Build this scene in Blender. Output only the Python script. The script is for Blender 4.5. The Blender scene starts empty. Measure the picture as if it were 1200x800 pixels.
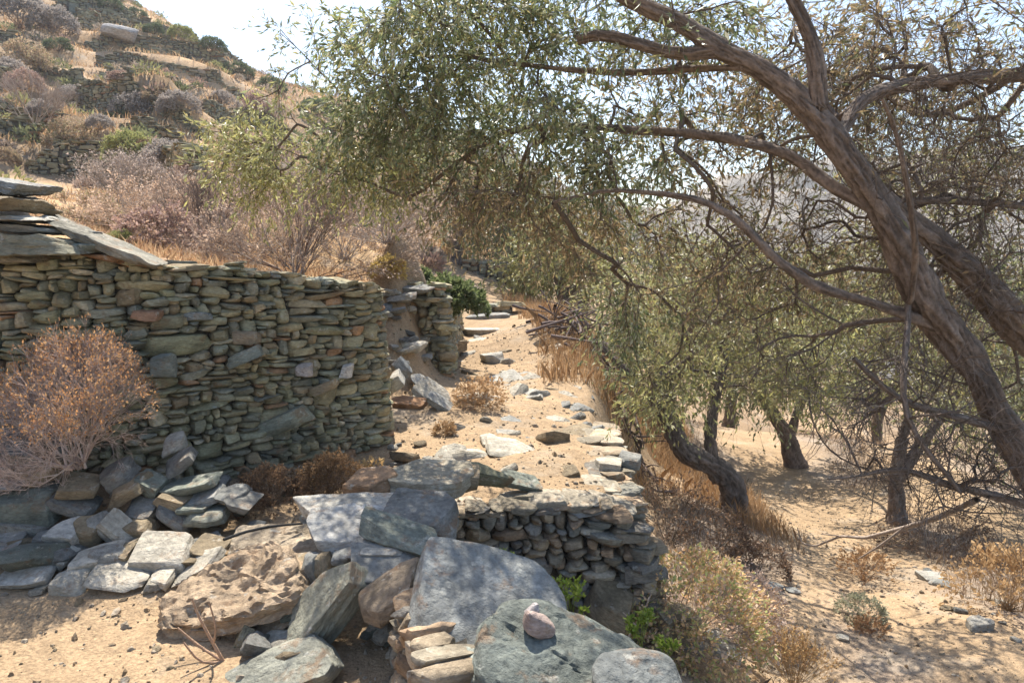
import bpy, math, random, zlib
import numpy as np

rng = np.random.default_rng(11)
random.seed(5)
scene = bpy.context.scene
COL = scene.collection

# ------------------------------------------------------------ camera, sky, sun
CAM = np.array([0.0, 0.0, 1.6])
PITCH = math.radians(7.0)
FPX = 867.0
cd = bpy.data.cameras.new('camera'); cam = bpy.data.objects.new('camera', cd); COL.objects.link(cam)
cd.sensor_width = 36.0; cd.lens = FPX / 1200 * 36; cd.clip_start = 0.05; cd.clip_end = 3000
cam.location = CAM; cam.rotation_euler = (math.pi / 2 - PITCH, 0, 0)
scene.camera = cam
SUN_EL, SUN_AZ = math.radians(57), math.radians(-11)       # azimuth measured from +Y towards +X
w = bpy.data.worlds.new('World'); scene.world = w; w.use_nodes = True
nt = w.node_tree; bg = nt.nodes['Background']
sky = nt.nodes.new('ShaderNodeTexSky'); sky.sky_type = 'NISHITA'; sky.sun_disc = False
sky.sun_elevation = SUN_EL; sky.sun_rotation = SUN_AZ; sky.dust_density = 1.2; sky.air_density = 1.0; sky.ozone_density = 1.0
hs = nt.nodes.new('ShaderNodeHueSaturation'); hs.inputs['Saturation'].default_value = 1.0
nt.links.new(sky.outputs[0], hs.inputs['Color']); nt.links.new(hs.outputs[0], bg.inputs[0]); bg.inputs[1].default_value = 0.12
sl = bpy.data.lights.new('sun', 'SUN'); so = bpy.data.objects.new('sun', sl); COL.objects.link(so)
sl.energy = 4.5; sl.angle = math.radians(0.55); sl.color = (1.0, 0.93, 0.82)
so.rotation_euler = (math.pi / 2 - SUN_EL, 0, math.pi - SUN_AZ)
scene.view_settings.view_transform = 'Standard'; scene.view_settings.look = 'None'
scene.view_settings.gamma = 1; scene.view_settings.use_curve_mapping = False
scene.view_settings.exposure = 1.22

# ------------------------------------------------------------ numbers
def P(u, v, y):
    """world point seen at photo pixel (u, v) at forward distance y"""
    a = (np.asarray(u, float) - 600) / FPX; b = -(np.asarray(v, float) - 400) / FPX
    c, s = math.cos(PITCH), math.sin(PITCH)
    dy = c + b * s; dz = -s + b * c
    k = np.asarray(y, float) / dy
    return np.stack(np.broadcast_arrays(a * k, k * dy, 1.6 + dz * k), -1)

LAT = rng.random((32, 32, 32))
def vnoise(p):
    p = np.asarray(p, float); i = np.floor(p).astype(int); f = p - i; f = f * f * (3 - 2 * f)
    o = 0
    for dx in (0, 1):
        for dy in (0, 1):
            for dz in (0, 1):
                wgt = (f[..., 0] if dx else 1 - f[..., 0]) * (f[..., 1] if dy else 1 - f[..., 1]) * (f[..., 2] if dz else 1 - f[..., 2])
                o = o + wgt * LAT[(i[..., 0] + dx) % 32, (i[..., 1] + dy) % 32, (i[..., 2] + dz) % 32]
    return o * 2 - 1
def fbm(p, n=4):
    o = 0; a = 1.0; p = np.asarray(p, float)
    for k in range(n):
        o = o + a * vnoise(p + 7.3 * k); a *= 0.5; p = p * 2.03
    return o
def sstep(a, b, x):
    t = np.clip((x - a) / (b - a), 0, 1); return t * t * (3 - 2 * t)
def unit(v):
    return v / (np.linalg.norm(v, axis=-1, keepdims=True) + 1e-9)
def rdir(n, r=None):
    r = r or rng
    return unit(r.normal(size=(n, 3)))

# ------------------------------------------------------------ mesh building
class Geo:
    def __init__(s): s.V = []; s.F = []; s.C = []; s.n = 0
    def add(s, V, F, C=(1, 1, 1)):
        V = np.asarray(V, float).reshape(-1, 3); F = np.asarray(F)
        C = np.asarray(C, float)
        if C.ndim == 1: C = np.broadcast_to(C, (len(V), 3))
        s.V.append(V); s.F.append(F + s.n); s.C.append(C); s.n += len(V)
    def build(s, name, mat, parent=None, smooth=True, origin=None):
        V = np.concatenate(s.V); C = np.concatenate(s.C)
        if origin is not None: V = V - np.asarray(origin)
        me = bpy.data.meshes.new(name)
        nl = sum(f.size for f in s.F); nf = sum(len(f) for f in s.F)
        me.vertices.add(len(V)); me.vertices.foreach_set('co', V.astype(np.float32).ravel())
        me.loops.add(nl); me.loops.foreach_set('vertex_index', np.concatenate([f.ravel() for f in s.F]).astype(np.int32))
        st = []; o = 0
        for f in s.F:
            st.append(o + np.arange(len(f)) * f.shape[1]); o += f.size
        me.polygons.add(nf); me.polygons.foreach_set('loop_start', np.concatenate(st).astype(np.int32))
        me.update(calc_edges=True)
        me.polygons.foreach_set('use_smooth', np.full(nf, smooth))
        ca = me.color_attributes.new('Col', 'FLOAT_COLOR', 'POINT')
        ca.data.foreach_set('color', np.concatenate([C, np.ones((len(C), 1))], 1).astype(np.float32).ravel())
        if smooth and mat.name in ('schist', 'terrace stone'): me.set_sharp_from_angle(angle=math.radians(30))
        me.materials.append(mat)
        ob = bpy.data.objects.new(name, me); COL.objects.link(ob)
        if origin is not None and parent is None: ob.location = origin
        if parent is not None: ob.parent = parent
        return ob
def tag(o, label=None, cat=None, group=None, kind=None):
    if label: o['label'] = label
    if cat: o['category'] = cat
    if group: o['group'] = group
    if kind: o['kind'] = kind
    return o
def empty(name, loc, label, cat, group=None):
    o = bpy.data.objects.new(name, None); COL.objects.link(o); o.location = loc; o.empty_display_size = 0.2
    return tag(o, label, cat, group)
def copy_tree(o, parent=None):
    c = o.copy(); COL.objects.link(c); c.parent = parent
    for ch in [x for x in COL.objects if x.parent == o]:
        copy_tree(ch, c)
    return c

def tube(pts, rad, sides=6, gnarl=0.0):
    pts = np.asarray(pts, float); n = len(pts); rad = np.broadcast_to(rad, (n,))
    T = unit(np.gradient(pts, axis=0)); ref = np.array([0.31, 0.17, 0.93]); X = unit(np.cross(T, ref)); Y = np.cross(T, X)
    a = np.linspace(0, 2 * math.pi, sides, endpoint=False)
    ring = X[:, None] * np.cos(a)[None, :, None] + Y[:, None] * np.sin(a)[None, :, None]
    r = rad[:, None] * np.ones(sides)
    if gnarl:
        sl_ = np.r_[0, np.cumsum(np.linalg.norm(np.diff(pts, axis=0), axis=1))][:, None] + 0 * a[None]
        th = a[None] + 1.3 * sl_
        low = fbm(np.stack([np.cos(th) * .7, np.sin(th) * .7, sl_ * 3.5 + pts[0, 0] * 9], -1), 2)
        rid = np.abs(fbm(np.stack([np.cos(th) * 4.5, np.sin(th) * 4.5, sl_ * 4.5 + 5], -1), 3))
        chip = fbm(np.stack([np.cos(th) * 6, np.sin(th) * 6, sl_ * 22 + 9], -1), 2)
        knot = np.clip(fbm(np.stack([np.cos(th) * 1.2, np.sin(th) * 1.2, sl_ * 4 + pts[0, 2] * 5], -1), 2) - 0.55, 0, 1)
        r = r * (1 + gnarl * (0.5 * low + 0.42 * (sstep(0, 0.5, rid) - 0.6) + 0.10 * chip + 0.9 * knot))
        tube.tone = ((0.62 + 0.55 * sstep(0, 0.45, rid)) * (1 + 0.22 * chip))[..., None].reshape(-1, 1)
    V = pts[:, None] + ring * r[..., None]
    i = np.arange(n - 1)[:, None] * sides; j = np.arange(sides); k = (j + 1) % sides
    F = np.stack([i + j, i + k, i + sides + k, i + sides + j], -1).reshape(-1, 4)
    return V.reshape(-1, 3), F
def tubes3(O, D, L, R, sag=0.0, seg=2, wob=0.0):
    """many three-sided twigs at once: origins, directions, lengths, radii"""
    n = len(O); t = np.linspace(0, 1, seg + 1)
    pts = O[:, None] + D[:, None] * (L[:, None] * t)[..., None]
    pts[:, :, 2] -= (sag * L)[:, None] * t[None] ** 2
    if wob: pts[:, 1:] += rng.normal(size=(n, seg, 3)) * (wob * L[:, None, None])
    X = unit(np.cross(D, np.array([0.3, 0.5, 0.81]))); Y = np.cross(D, X)
    a = np.array([0, 2.094, 4.189])
    ring = X[:, None] * np.cos(a)[:, None] + Y[:, None] * np.sin(a)[:, None]
    rr = R[:, None] * np.linspace(1, 0.45, seg + 1)
    V = pts[:, :, None] + ring[:, None] * rr[..., None, None]
    m = (seg + 1) * 3
    b = []
    for s in range(seg):
        for j in range(3):
            k = (j + 1) % 3
            b.append([s * 3 + j, s * 3 + k, s * 3 + 3 + k, s * 3 + 3 + j])
    F = (np.arange(n) * m)[:, None, None] + np.array(b)[None]
    return V.reshape(-1, 3), F.reshape(-1, 4), pts
def leaves(O, D, N, L, W, C, vary=0.25):
    """one narrow four-cornered leaf for each origin"""
    n = len(O); S = unit(np.cross(D, N)); Lr = L[:, None]; Wr = W[:, None]
    N2 = np.cross(S, D)
    V = np.stack([O, O + D * Lr * 0.45 + S * Wr, O + D * Lr - N2 * Lr * 0.12, O + D * Lr * 0.45 - S * Wr], 1)
    F = np.arange(n * 4).reshape(-1, 4)
    return V.reshape(-1, 3), F, np.repeat(C, 4, axis=0)

def ico(sub):
    t = (1 + 5 ** 0.5) / 2
    V = [(-1, t, 0), (1, t, 0), (-1, -t, 0), (1, -t, 0), (0, -1, t), (0, 1, t), (0, -1, -t), (0, 1, -t), (t, 0, -1), (t, 0, 1), (-t, 0, -1), (-t, 0, 1)]
    F = [(0, 11, 5), (0, 5, 1), (0, 1, 7), (0, 7, 10), (0, 10, 11), (1, 5, 9), (5, 11, 4), (11, 10, 2), (10, 7, 6), (7, 1, 8), (3, 9, 4), (3, 4, 2), (3, 2, 6), (3, 6, 8), (3, 8, 9), (4, 9, 5), (2, 4, 11), (6, 2, 10), (8, 6, 7), (9, 8, 1)]
    V = [np.array(v) / np.linalg.norm(v) for v in V]
    for _ in range(sub):
        cache = {}; G = []
        def mid(a, b):
            k = (min(a, b), max(a, b))
            if k not in cache:
                m = V[a] + V[b]; V.append(m / np.linalg.norm(m)); cache[k] = len(V) - 1
            return cache[k]
        for a, b, c in F:
            x, y, z = mid(a, b), mid(b, c), mid(c, a)
            G += [(a, x, z), (b, y, x), (c, z, y), (x, y, z)]
        F = G
    return np.array(V), np.array(F)
def cubed(cs):
    """cube grid with rows crowded towards the edges, so that broken edges stay crisp"""
    cs = np.asarray(cs, float); n = len(cs); idx = {}; V = []; F = []
    def vid(p):
        k = tuple(np.round(p, 6))
        if k not in idx: idx[k] = len(V); V.append(p)
        return idx[k]
    for ax_ in range(3):
        for sg_ in (-1, 1):
            g_ = [[None] * n for _ in range(n)]
            for a in range(n):
                for b in range(n):
                    p = [0, 0, 0]; p[ax_] = sg_; p[(ax_ + 1) % 3] = cs[a]; p[(ax_ + 2) % 3] = cs[b]; g_[a][b] = vid(p)
            for a in range(n - 1):
                for b in range(n - 1):
                    f = [g_[a][b], g_[a + 1][b], g_[a + 1][b + 1], g_[a][b + 1]]
                    F.append(f if sg_ > 0 else f[::-1])
    V = np.array(V, float)
    return V / np.linalg.norm(V, axis=1)[:, None], np.array(F)
ICO = {k: ico(k) for k in (0, 5)}
ICO[1] = cubed([-1, -.72, .72, 1]); ICO[2] = cubed([-1, -.82, -.28, .28, .82, 1]); ICO[3] = cubed([-1, -.9, -.72, -.42, -.14, .14, .42, .72, .9, 1])

def rock_shape(dims, sub=2, p=14, facets=9, jit=0.17, rough=0.0, freq=3.0, strata=0.0, pit=0.2):
    p = p * 2.0
    """faceted, edge-worn stone: soft intersection of random planes, then noise"""
    D, F = ICO[sub]
    ax = np.array([[1, 0, 0], [-1, 0, 0], [0, 1, 0], [0, -1, 0], [0, 0, 1], [0, 0, -1]], float)
    N = unit(np.concatenate([ax + rng.normal(size=(6, 3)) * jit * np.array([1, 1, 0.55]), rng.normal(size=(facets, 3)) * np.array([1, 1, 0.45])]))
    h = np.concatenate([rng.uniform(0.86, 1.0, 6), rng.uniform(0.80, 1.12, facets)])
    q = np.clip(D @ N.T, 0, None) / h
    r = (q ** p).sum(1) ** (-1.0 / p)
    V = D * r[:, None]
    half = np.asarray(dims) / 2
    V = V * half
    if rough:
        off = rng.uniform(0, 30, 3); s = min(dims) ** 0.5 * max(dims) ** 0.5
        k = fbm(V / s * freq + off, 4 if sub > 3 else 2)
        if sub > 3:
            k = 0.6 * k + pit * (0.35 - np.abs(fbm(V / s * freq * 2.3 + off + 9, 4)))
            cr = np.abs(fbm(V / s * np.array([1.6, 2.2, 1.2]) + off + 21, 3)); k = k - 0.45 * (1 - sstep(0.0, 0.06, cr))      # cracks
            pl_ = fbm(V / s * np.array([1.7, 1.7, 5]) + off + 40, 4) * 3.2; fl = np.floor(pl_); pl_ = (fl + sstep(0.35, 0.65, pl_ - fl)) / 3.2
            k = k + 1.3 * pl_                                                                          # flaked layers
        n = unit(V / half ** 2)
        V = V + n * (k * rough * s)[:, None]
        if strata:
            lay = fbm(np.stack([V[:, 0] * 1.2 / s, V[:, 1] * 1.2 / s, V[:, 2] * 16 / s], -1) + off, 2)
            hor = n * np.array([1, 1, 0.0])
            V = V + hor * (lay * strata * s)[:, None]
    return V, F
def rotm(rx=0, ry=0, rz=0):
    from mathutils import Euler
    return np.array(Euler((rx, ry, rz)).to_matrix())

# ------------------------------------------------------------ materials
def mat(name, rough=0.9, bump=None, tint=None, spec=0.2, translucent=0.0, patches=None, wave=None):
    """bump: list of (scale, stretch(3), strength, distance); colours come from the mesh attribute, broken up by noise"""
    m = bpy.data.materials.new(name); m.use_nodes = True; t = m.node_tree; N = t.nodes; Lk = t.links
    b = N['Principled BSDF']; b.inputs['Roughness'].default_value = rough; b.inputs['Specular IOR Level'].default_value = spec
    at = N.new('ShaderNodeVertexColor'); at.layer_name = 'Col'; col = at.outputs['Color']
    tc = N.new('ShaderNodeTexCoord')
    def noi(scale, stretch=(1, 1, 1), detail=5, r=0.6):
        mp = N.new('ShaderNodeMapping'); mp.inputs['Scale'].default_value = stretch; Lk.new(tc.outputs['Object'], mp.inputs[0])
        n = N.new('ShaderNodeTexNoise'); n.inputs['Scale'].default_value = scale; n.inputs['Detail'].default_value = detail
        n.inputs['Roughness'].default_value = r; Lk.new(mp.outputs[0], n.inputs[0]); return n.outputs[0]
    for scale, stretch, lo, hi in (tint or []):
        rp = N.new('ShaderNodeMapRange'); rp.inputs['From Min'].default_value = 0.3; rp.inputs['From Max'].default_value = 0.7
        rp.inputs['To Min'].default_value = lo; rp.inputs['To Max'].default_value = hi
        Lk.new(noi(scale, stretch), rp.inputs[0])
        mx = N.new('ShaderNodeMix'); mx.data_type = 'RGBA'; mx.blend_type = 'MULTIPLY'; mx.inputs[0].default_value = 1
        Lk.new(col, mx.inputs[6]); Lk.new(rp.outputs[0], mx.inputs[7]); col = mx.outputs[2]
    for scale, lo, hi, c, amt in (patches or []):
        rp = N.new('ShaderNodeMapRange'); rp.inputs['From Min'].default_value = lo; rp.inputs['From Max'].default_value = hi
        rp.inputs['To Max'].default_value = amt; Lk.new(noi(scale, detail=7, r=0.65), rp.inputs[0])
        mx = N.new('ShaderNodeMix'); mx.data_type = 'RGBA'; Lk.new(rp.outputs[0], mx.inputs[0]); Lk.new(col, mx.inputs[6])
        mx.inputs[7].default_value = (*c, 1); col = mx.outputs[2]
    Lk.new(col, b.inputs['Base Color'])
    last = None
    for scale, stretch, st, dist in (bump or []):
        bp = N.new('ShaderNodeBump'); bp.inputs['Strength'].default_value = st; bp.inputs['Distance'].default_value = dist
        Lk.new(noi(scale, stretch, 8, 0.65), bp.inputs['Height'])
        if last: Lk.new(last, bp.inputs['Normal'])
        last = bp.outputs[0]
    if last: Lk.new(last, b.inputs['Normal'])
    if translucent:
        tr = N.new('ShaderNodeBsdfTranslucent'); Lk.new(col, tr.inputs[0])
        mx = N.new('ShaderNodeMixShader'); mx.inputs[0].default_value = translucent
        Lk.new(b.outputs[0], mx.inputs[1]); Lk.new(tr.outputs[0], mx.inputs[2]); Lk.new(mx.outputs[0], N['Material Output'].inputs[0])
    return m
M_STONE = mat('schist', 0.85, bump=[(6, (1, 1, 3), 0.8, 0.04), (30, (1, 1, 2.2), 0.8, 0.015), (120, (1, 1, 1.5), 0.8, 0.005)],
              tint=[(7, (1, 1, 2), 0.62, 1.35), (45, (1, 1, 3), 0.72, 1.25)],
              patches=[(9, 0.56, 0.66, (0.24, 0.145, 0.08), 0.6), (16, 0.6, 0.68, (0.50, 0.49, 0.43), 0.6), (22, 0.62, 0.7, (0.05, 0.05, 0.048), 0.5)])
M_FARSTONE = mat('terrace stone', 0.9, tint=[(3, (1, 1, 2), 0.7, 1.25)])
M_SOIL = mat('dry soil', 0.95, bump=[(2.5, (1, 1, 1), 0.6, 0.08), (14, (1, 1, 1), 0.6, 0.03), (80, (1, 1, 1), 0.7, 0.008)],
             tint=[(0.9, (1, 1, 1), 0.82, 1.15), (9, (1, 1, 1), 0.8, 1.18), (70, (1, 1, 1), 0.65, 1.3)],
             patches=[(1.6, 0.54, 0.68, (0.36, 0.32, 0.26), 0.55), (30, 0.62, 0.68, (0.16, 0.11, 0.07), 0.6)])
M_BARK = mat('olive bark', 0.92, bump=[(40, (1, 1, 0.8), 1.0, 0.02), (130, (1, 1, 0.6), 0.8, 0.006)],
             tint=[(5, (1, 1, 1), 0.85, 1.15), (60, (1, 1, 1), 0.75, 1.2)])
M_LEAF = mat('olive leaf', 0.42, translucent=0.42, spec=0.5)
M_DRY = mat('dry stems', 0.85, translucent=0.35)
M_GREEN = mat('fresh leaf', 0.6, translucent=0.4)

# ------------------------------------------------------------ terrain
class TPS:
    def __init__(s, pts, lam=0.02):
        pts = np.asarray(pts, float); s.p = pts[:, :2]; n = len(pts)
        K = s.k(s.p); K[np.arange(n), np.arange(n)] += lam
        A = np.zeros((n + 3, n + 3)); A[:n, :n] = K; A[:n, n] = 1; A[:n, n + 1:] = s.p; A[n, :n] = 1; A[n + 1:, :n] = s.p.T
        s.w = np.linalg.solve(A, np.concatenate([pts[:, 2], [0, 0, 0]]))
    def k(s, q):
        d2 = ((q[:, None] - s.p[None]) ** 2).sum(-1); return d2 ** 0.75          # r^1.5, tame far away
    def __call__(s, q):
        o = np.empty(len(q)); n = len(s.p)
        for i in range(0, len(q), 20000):
            z = q[i:i + 20000]; o[i:i + 20000] = s.k(z) @ s.w[:n] + s.w[n] + z @ s.w[n + 1:]
        return o
def px(*l): return [tuple(P(u, v, y)) for u, v, y in l]
COMMON = [(0, 32, 1.8), (-12, 38, 6.5), (10, 38, -1.5), (-60, -20, 16), (-60, -80, 20), (60, -60, -24), (60, 20, -22), (60, 70, -26), (120, 150, -60), (20, 60, -4), (20, 110, -6)]
HILL = px((450, 255, 19), (330, 262, 17), (200, 230, 21), (60, 225, 19), (-100, 200, 18), (250, 150, 34), (100, 120, 38), (0, 100, 36), (-200, 60, 36), (380, 140, 48), (290, 84, 66), (225, 45, 70), (150, 2, 74), (60, -40, 72), (-100, -110, 70), (-300, -200, 62), (400, 118, 64), (520, 160, 60), (560, 240, 50))
HILL += [tuple(P(u, v, y) + np.array([0, 45, -8])) for u, v, y in ((290, 84, 66), (150, 2, 74), (-100, -110, 70), (450, 135, 64))]
HIGH = TPS([(-9, 4, 2.2), (-4, 4.6, 1.6), (-3.2, 4.8, 1.55), (-2.4, 4.9, 1.45), (-1.7, 5.4, 1.28), (-1.4, 6.2, 1.15), (-2.6, 7, 1.42), (-1.3, 8.3, 1.05), (-1.1, 11, 1.15), (-1.3, 14, 1.3), (-3, 11, 1.5), (-6, 9, 2.0), (-9, 5, 3.4)] + HILL + COMMON)
MID = TPS([(-4, 3.6, 0.25), (-3.2, 2.6, 0.1), (-5, 1, 0.3), (-2.6, 1.6, 0), (-1.5, 2.2, 0), (-0.5, 1.4, 0), (0, -2, 0), (-3, -3, 0.1), (-2.4, 4.1, 0.2), (-2.3, 3.5, 0.08), (-1.7, 4.1, 0.12), (-1.5, 3.4, 0.06), (-1.2, 3.0, 0), (-1.1, 4.4, 0.1), (-0.9, 5.2, 0.08), (-0.2, 4.2, 0.12), (0.7, 4.4, 0.08), (0, 5.2, 0.17), (0.9, 5.4, 0.05), (0.4, 7, 0.17), (1.2, 7, 0.05), (-0.7, 6.6, 0.25), (-0.5, 8.5, 0.22), (0.2, 8.5, 0.22), (-0.4, 11, 0.33), (0.35, 9.5, 0.42), (0.25, 11.2, 0.58), (0.9, 8.2, 0.33), (0.5, 10.5, 0.68), (1.0, 9.5, 0.55), (1.3, 12, 0.6), (-0.5, 13.4, 0.44), (-0.5, 14.2, 0.62), (-0.4, 19, 0.95), (1.5, 18, 0.6)] + HILL[:1] + COMMON)
LOW = TPS([(0.2, 3.4, -0.62), (0.9, 3.4, -0.68), (1.0, -3, -0.8), (0.9, 1.5, -0.72), (4, -2, -1.5)] + px((780, 735, 4.3), (900, 780, 4.6), (1200, 770, 4.8), (1000, 690, 6.2), (1150, 690, 6.4), (850, 592, 8.8), (760, 590, 7.6), (930, 546, 12), (1000, 610, 9.2), (1110, 590, 9.6), (860, 510, 14), (990, 512, 14.5), (1150, 545, 12.5), (780, 530, 11.5), (1400, 640, 9), (700, 470, 12), (1180, 730, 5.4)) + [(1, 18, -1.4), (6, 19, -3.4), (12, 14, -4.6), (10, 5, -3.6), (20, 20, -9)] + COMMON)
A_LINE = np.array([(-12, 2.5, .15, 0), (-5.5, 3.9, .12, 0), (-3.4, 4.15, .12, 0), (-2.55, 4.3, .12, 0), (-2.05, 4.55, .12, 0), (-0.97, 5.55, .12, 0), (-1.2, 6.2, .3, 0), (-1.25, 7.0, .55, 0), (-1.0, 7.85, .15, 0), (-0.66, 7.8, .12, 0), (-0.74, 10, .2, 0), (-0.95, 14, .6, 0), (-1.2, 20, 2, 0), (-1.5, 45, 6, 0)])
B_LINE = np.array([(0.55, -5, .12, 0), (0.5, 2.1, .1, 0), (0.2, 2.8, .1, 0), (-0.42, 3.55, .1, 0), (-0.36, 3.98, .08, 0), (0.74, 4.24, .08, 0), (0.92, 5.0, .1, 0), (1.12, 6.5, .2, 0), (1.7, 8, .45, 0), (2.3, 10, .8, 0), (3.2, 14, 1.6, 0), (4.5, 20, 3, 0), (6, 45, 8, 0)])
def sdist(q, L):
    best = np.full(len(q), 1e9); sg = np.zeros(len(q)); wd = np.ones(len(q)); bp = np.zeros(len(q))
    for i in range(len(L) - 1):
        a = L[i, :2]; d = L[i + 1, :2] - a; t = np.clip(((q - a) @ d) / (d @ d), 0, 1)
        e = q - a - t[:, None] * d; dd = np.hypot(e[:, 0], e[:, 1]); c = d[0] * (q[:, 1] - a[1]) - d[1] * (q[:, 0] - a[0])
        pp = np.abs(c) / np.hypot(*d)                      # at a shared corner the segment seen more squarely decides the side
        m = (dd < best - 1e-6) | ((dd < best + 1e-6) & (pp > bp))
        best = np.where(m, dd, best); bp = np.where(m, pp, bp); sg = np.where(m, np.sign(c), sg); wd = np.where(m, L[i, 2] + t * (L[i + 1, 2] - L[i, 2]), wd)
    return best * np.where(sg == 0, 1, sg), wd
TERR = []          # hillside terrace walls: (polyline xy, height)
def h_base(q):
    sa, wa = sdist(q, A_LINE); sb, wb = sdist(q, B_LINE)
    hi, mi, lo = HIGH(q), MID(q), LOW(q)
    ka = sstep(0.04, 0.04 + 2 * wa, sa)              # left of A: upper terrace
    kb = sstep(-0.05 - 2 * wb, -0.05, -sb)             # right of B: lower ground
    return mi * (1 - ka) * (1 - kb) + hi * ka + lo * kb * (1 - ka)
def height(q, detail=True):
    q = np.asarray(q, float).reshape(-1, 2)
    z = h_base(q)
    for L, hw in TERR:
        m = (q[:, 0] > L[:, 0].min() - 6) & (q[:, 0] < L[:, 0].max() + 6) & (q[:, 1] > L[:, 1].min() - 6) & (q[:, 1] < L[:, 1].max() + 6)
        if not m.any(): continue
        s, _ = sdist(q[m], np.c_[L, np.ones(len(L)), np.ones(len(L))])
        # distance past the ends
        e = np.minimum(np.hypot(*(q[m] - L[0]).T), np.hypot(*(q[m] - L[-1]).T))
        up = np.where(s > 0, sstep(0.1, 0.35, s) * (1 - sstep(0.3, 3.2, s)), 0) * sstep(0, 2.5, e)
        z[m] += hw * up * (0.35 if L[:, 1].mean() > 50 else 1)
    z += 0.9 * np.exp(-((q[:, 0] + 1.2) / 0.26) ** 2 - ((q[:, 1] - 7.75) / np.where(q[:, 1] < 7.75, 0.75, 1.2)) ** 2) * sstep(1.6, 0.9, z)
    if detail:
        r = np.hypot(q[:, 0], q[:, 1])
        p3 = np.c_[q, np.zeros(len(q))]
        z += 0.022 * fbm(p3 * 1.7, 4) * (1 + 0.02 * r) + 0.006 * fbm(p3 * 9 + 3, 2)
        z += sstep(14, 40, r) * (0.22 * fbm(p3 * 0.3 + 11, 4) + 0.10 * np.abs(fbm(p3 * 1.1 + 5, 3)))
    return z
def H1(x, y): return float(height(np.array([[x, y]]))[0])
def ground_hit(u, v, y0=1.2, y1=130, off=0.0):
    ys = np.geomspace(y0, y1, 500); pts = P(u, v, ys); z = height(pts[:, :2]) + off
    i = np.argmax(pts[:, 2] <= z)
    if pts[i, 2] > z[i]: return None
    p = pts[i].copy(); p[2] = z[i]; return p

# hillside walls traced on the smooth slope (photo pixels), left end first, with height in metres
TERR_PX = [
    ([(35, 205), (90, 208), (150, 222), (210, 250), (262, 285)], 1.15),
    ([(-60, 140), (0, 150), (60, 168), (120, 192)], 0.9),
    ([(70, 130), (130, 143), (190, 152), (245, 178)], 1.5),
    ([(-80, 180), (-20, 187), (25, 182), (60, 190)], 1.0),
    ([(110, 97), (180, 110), (230, 125)], 1.0),
    ([(90, 62), (160, 72), (225, 84), (285, 98)], 1.7),
    ([(110, 82), (190, 91), (250, 106), (290, 120)], 1.3),
    ([(60, 20), (120, 30), (180, 42)], 1.6),
    ([(80, 40), (150, 50), (215, 64)], 1.5),
    ([(60, 2), (110, 10), (150, 18)], 1.4),
    ([(30, 96), (70, 100), (115, 112)], 0.9),
    ([(200, 52), (240, 62), (285, 80)], 1.2),
    ([(85, 28), (130, 34), (185, 46), (230, 58)], 1.3),
    ([(-60, 62), (0, 66), (50, 74)], 1.4),
    ([(-60, 100), (0, 108), (30, 112)], 1.2),
    ([(230, 150), (290, 160), (350, 178)], 1.2),
    ([(130, 160), (180, 172), (215, 188)], 0.8),
]
tl = []
for pl, hw in TERR_PX:
    L = []
    us = np.linspace(pl[0][0], pl[-1][0], 14); vs = np.interp(us, [a for a, b in pl], [b for a, b in pl])
    for u, v in zip(us, vs):
        g = ground_hit(u, v, 12)
        if g is not None: L.append(g[:2])
    if len(L) > 4:
        L = np.array(L)
        for _ in range(3): L[1:-1] = (L[:-2] + 2 * L[1:-1] + L[2:]) / 4
        tl.append((L, hw))
TERR = tl

def axis(segs):
    o = []
    for a, b, d in segs: o += list(np.arange(a, b, d))
    return np.array(o + [segs[-1][1]])
gx = np.r_[-np.geomspace(160, 12, 60)[:-1], axis([(-12, -4, .12), (-4, 5.5, .045), (5.5, 12, .12)]), np.geomspace(12, 260, 50)[1:]]
gy = np.r_[-np.geomspace(120, 4, 16)[:-1], axis([(-4, 1.5, .2), (1.5, 10, .045), (10, 18, .1)]), np.geomspace(18, 90, 170)[1:], np.geomspace(90, 300, 16)[1:]]
X, Y = np.meshgrid(gx, gy); q = np.c_[X.ravel(), Y.ravel()]
Z = height(q)
nx, ny = len(gx), len(gy)
i = (np.arange(ny - 1)[:, None] * nx + np.arange(nx - 1)).ravel()
F = np.stack([i, i + 1, i + nx + 1, i + nx], -1)
# base colours of the soil itself: pale sand on trodden paths, redder earth and straw litter elsewhere
p3 = np.c_[q, np.zeros(len(q))]
n1 = fbm(p3 * 0.8, 4)[:, None]; n2 = fbm(p3 * 0.12 + 5, 3)[:, None]
sand = np.array([0.37, 0.262, 0.158]); litter = np.array([0.31, 0.185, 0.10]); straw = np.array([0.50, 0.33, 0.17]); grey = np.array([0.27, 0.22, 0.18])
sa, _ = sdist(q, A_LINE); sb, _ = sdist(q, B_LINE)
C = np.tile(sand, (len(q), 1))
k = np.clip(sstep(-0.1, 0.5, n1) * 0.5, 0, 1)
LOWPATH = np.c_[np.array([g[:2] for g in [ground_hit(*p) for p in ((905, 520), (960, 600), (1010, 680), (1060, 740), (1150, 790))]]), np.ones((5, 2))]
ALLPATH = np.c_[np.array([g[:2] for g in [ground_hit(*p) for p in ((1010, 510), (1100, 590), (1190, 610))]]), np.ones((3, 2))]
ROUND = np.c_[np.array([g[:2] for g in [ground_hit(*p) for p in ((860, 500), (905, 560), (980, 650), (940, 720), (840, 790))]]), np.ones((5, 2))]
dpath = np.minimum.reduce([np.abs(sdist(q, LOWPATH)[0]), np.abs(sdist(q, ROUND)[0]), np.abs(sdist(q, ALLPATH)[0])])
klow = sstep(0, 0.3, -sb) * sstep(0.4, 1.1, dpath + 0.5 * n1[:, 0])
C = C * (1 - 0.75 * klow[:, None]) + grey * 0.75 * klow[:, None]
khi = sstep(0.3, 1.5, sa + 0.5 * n1[:, 0])[:, None]
C = C * (1 - khi) + straw * khi
far = sstep(14, 26, np.hypot(q[:, 0], q[:, 1]))[:, None]
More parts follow.
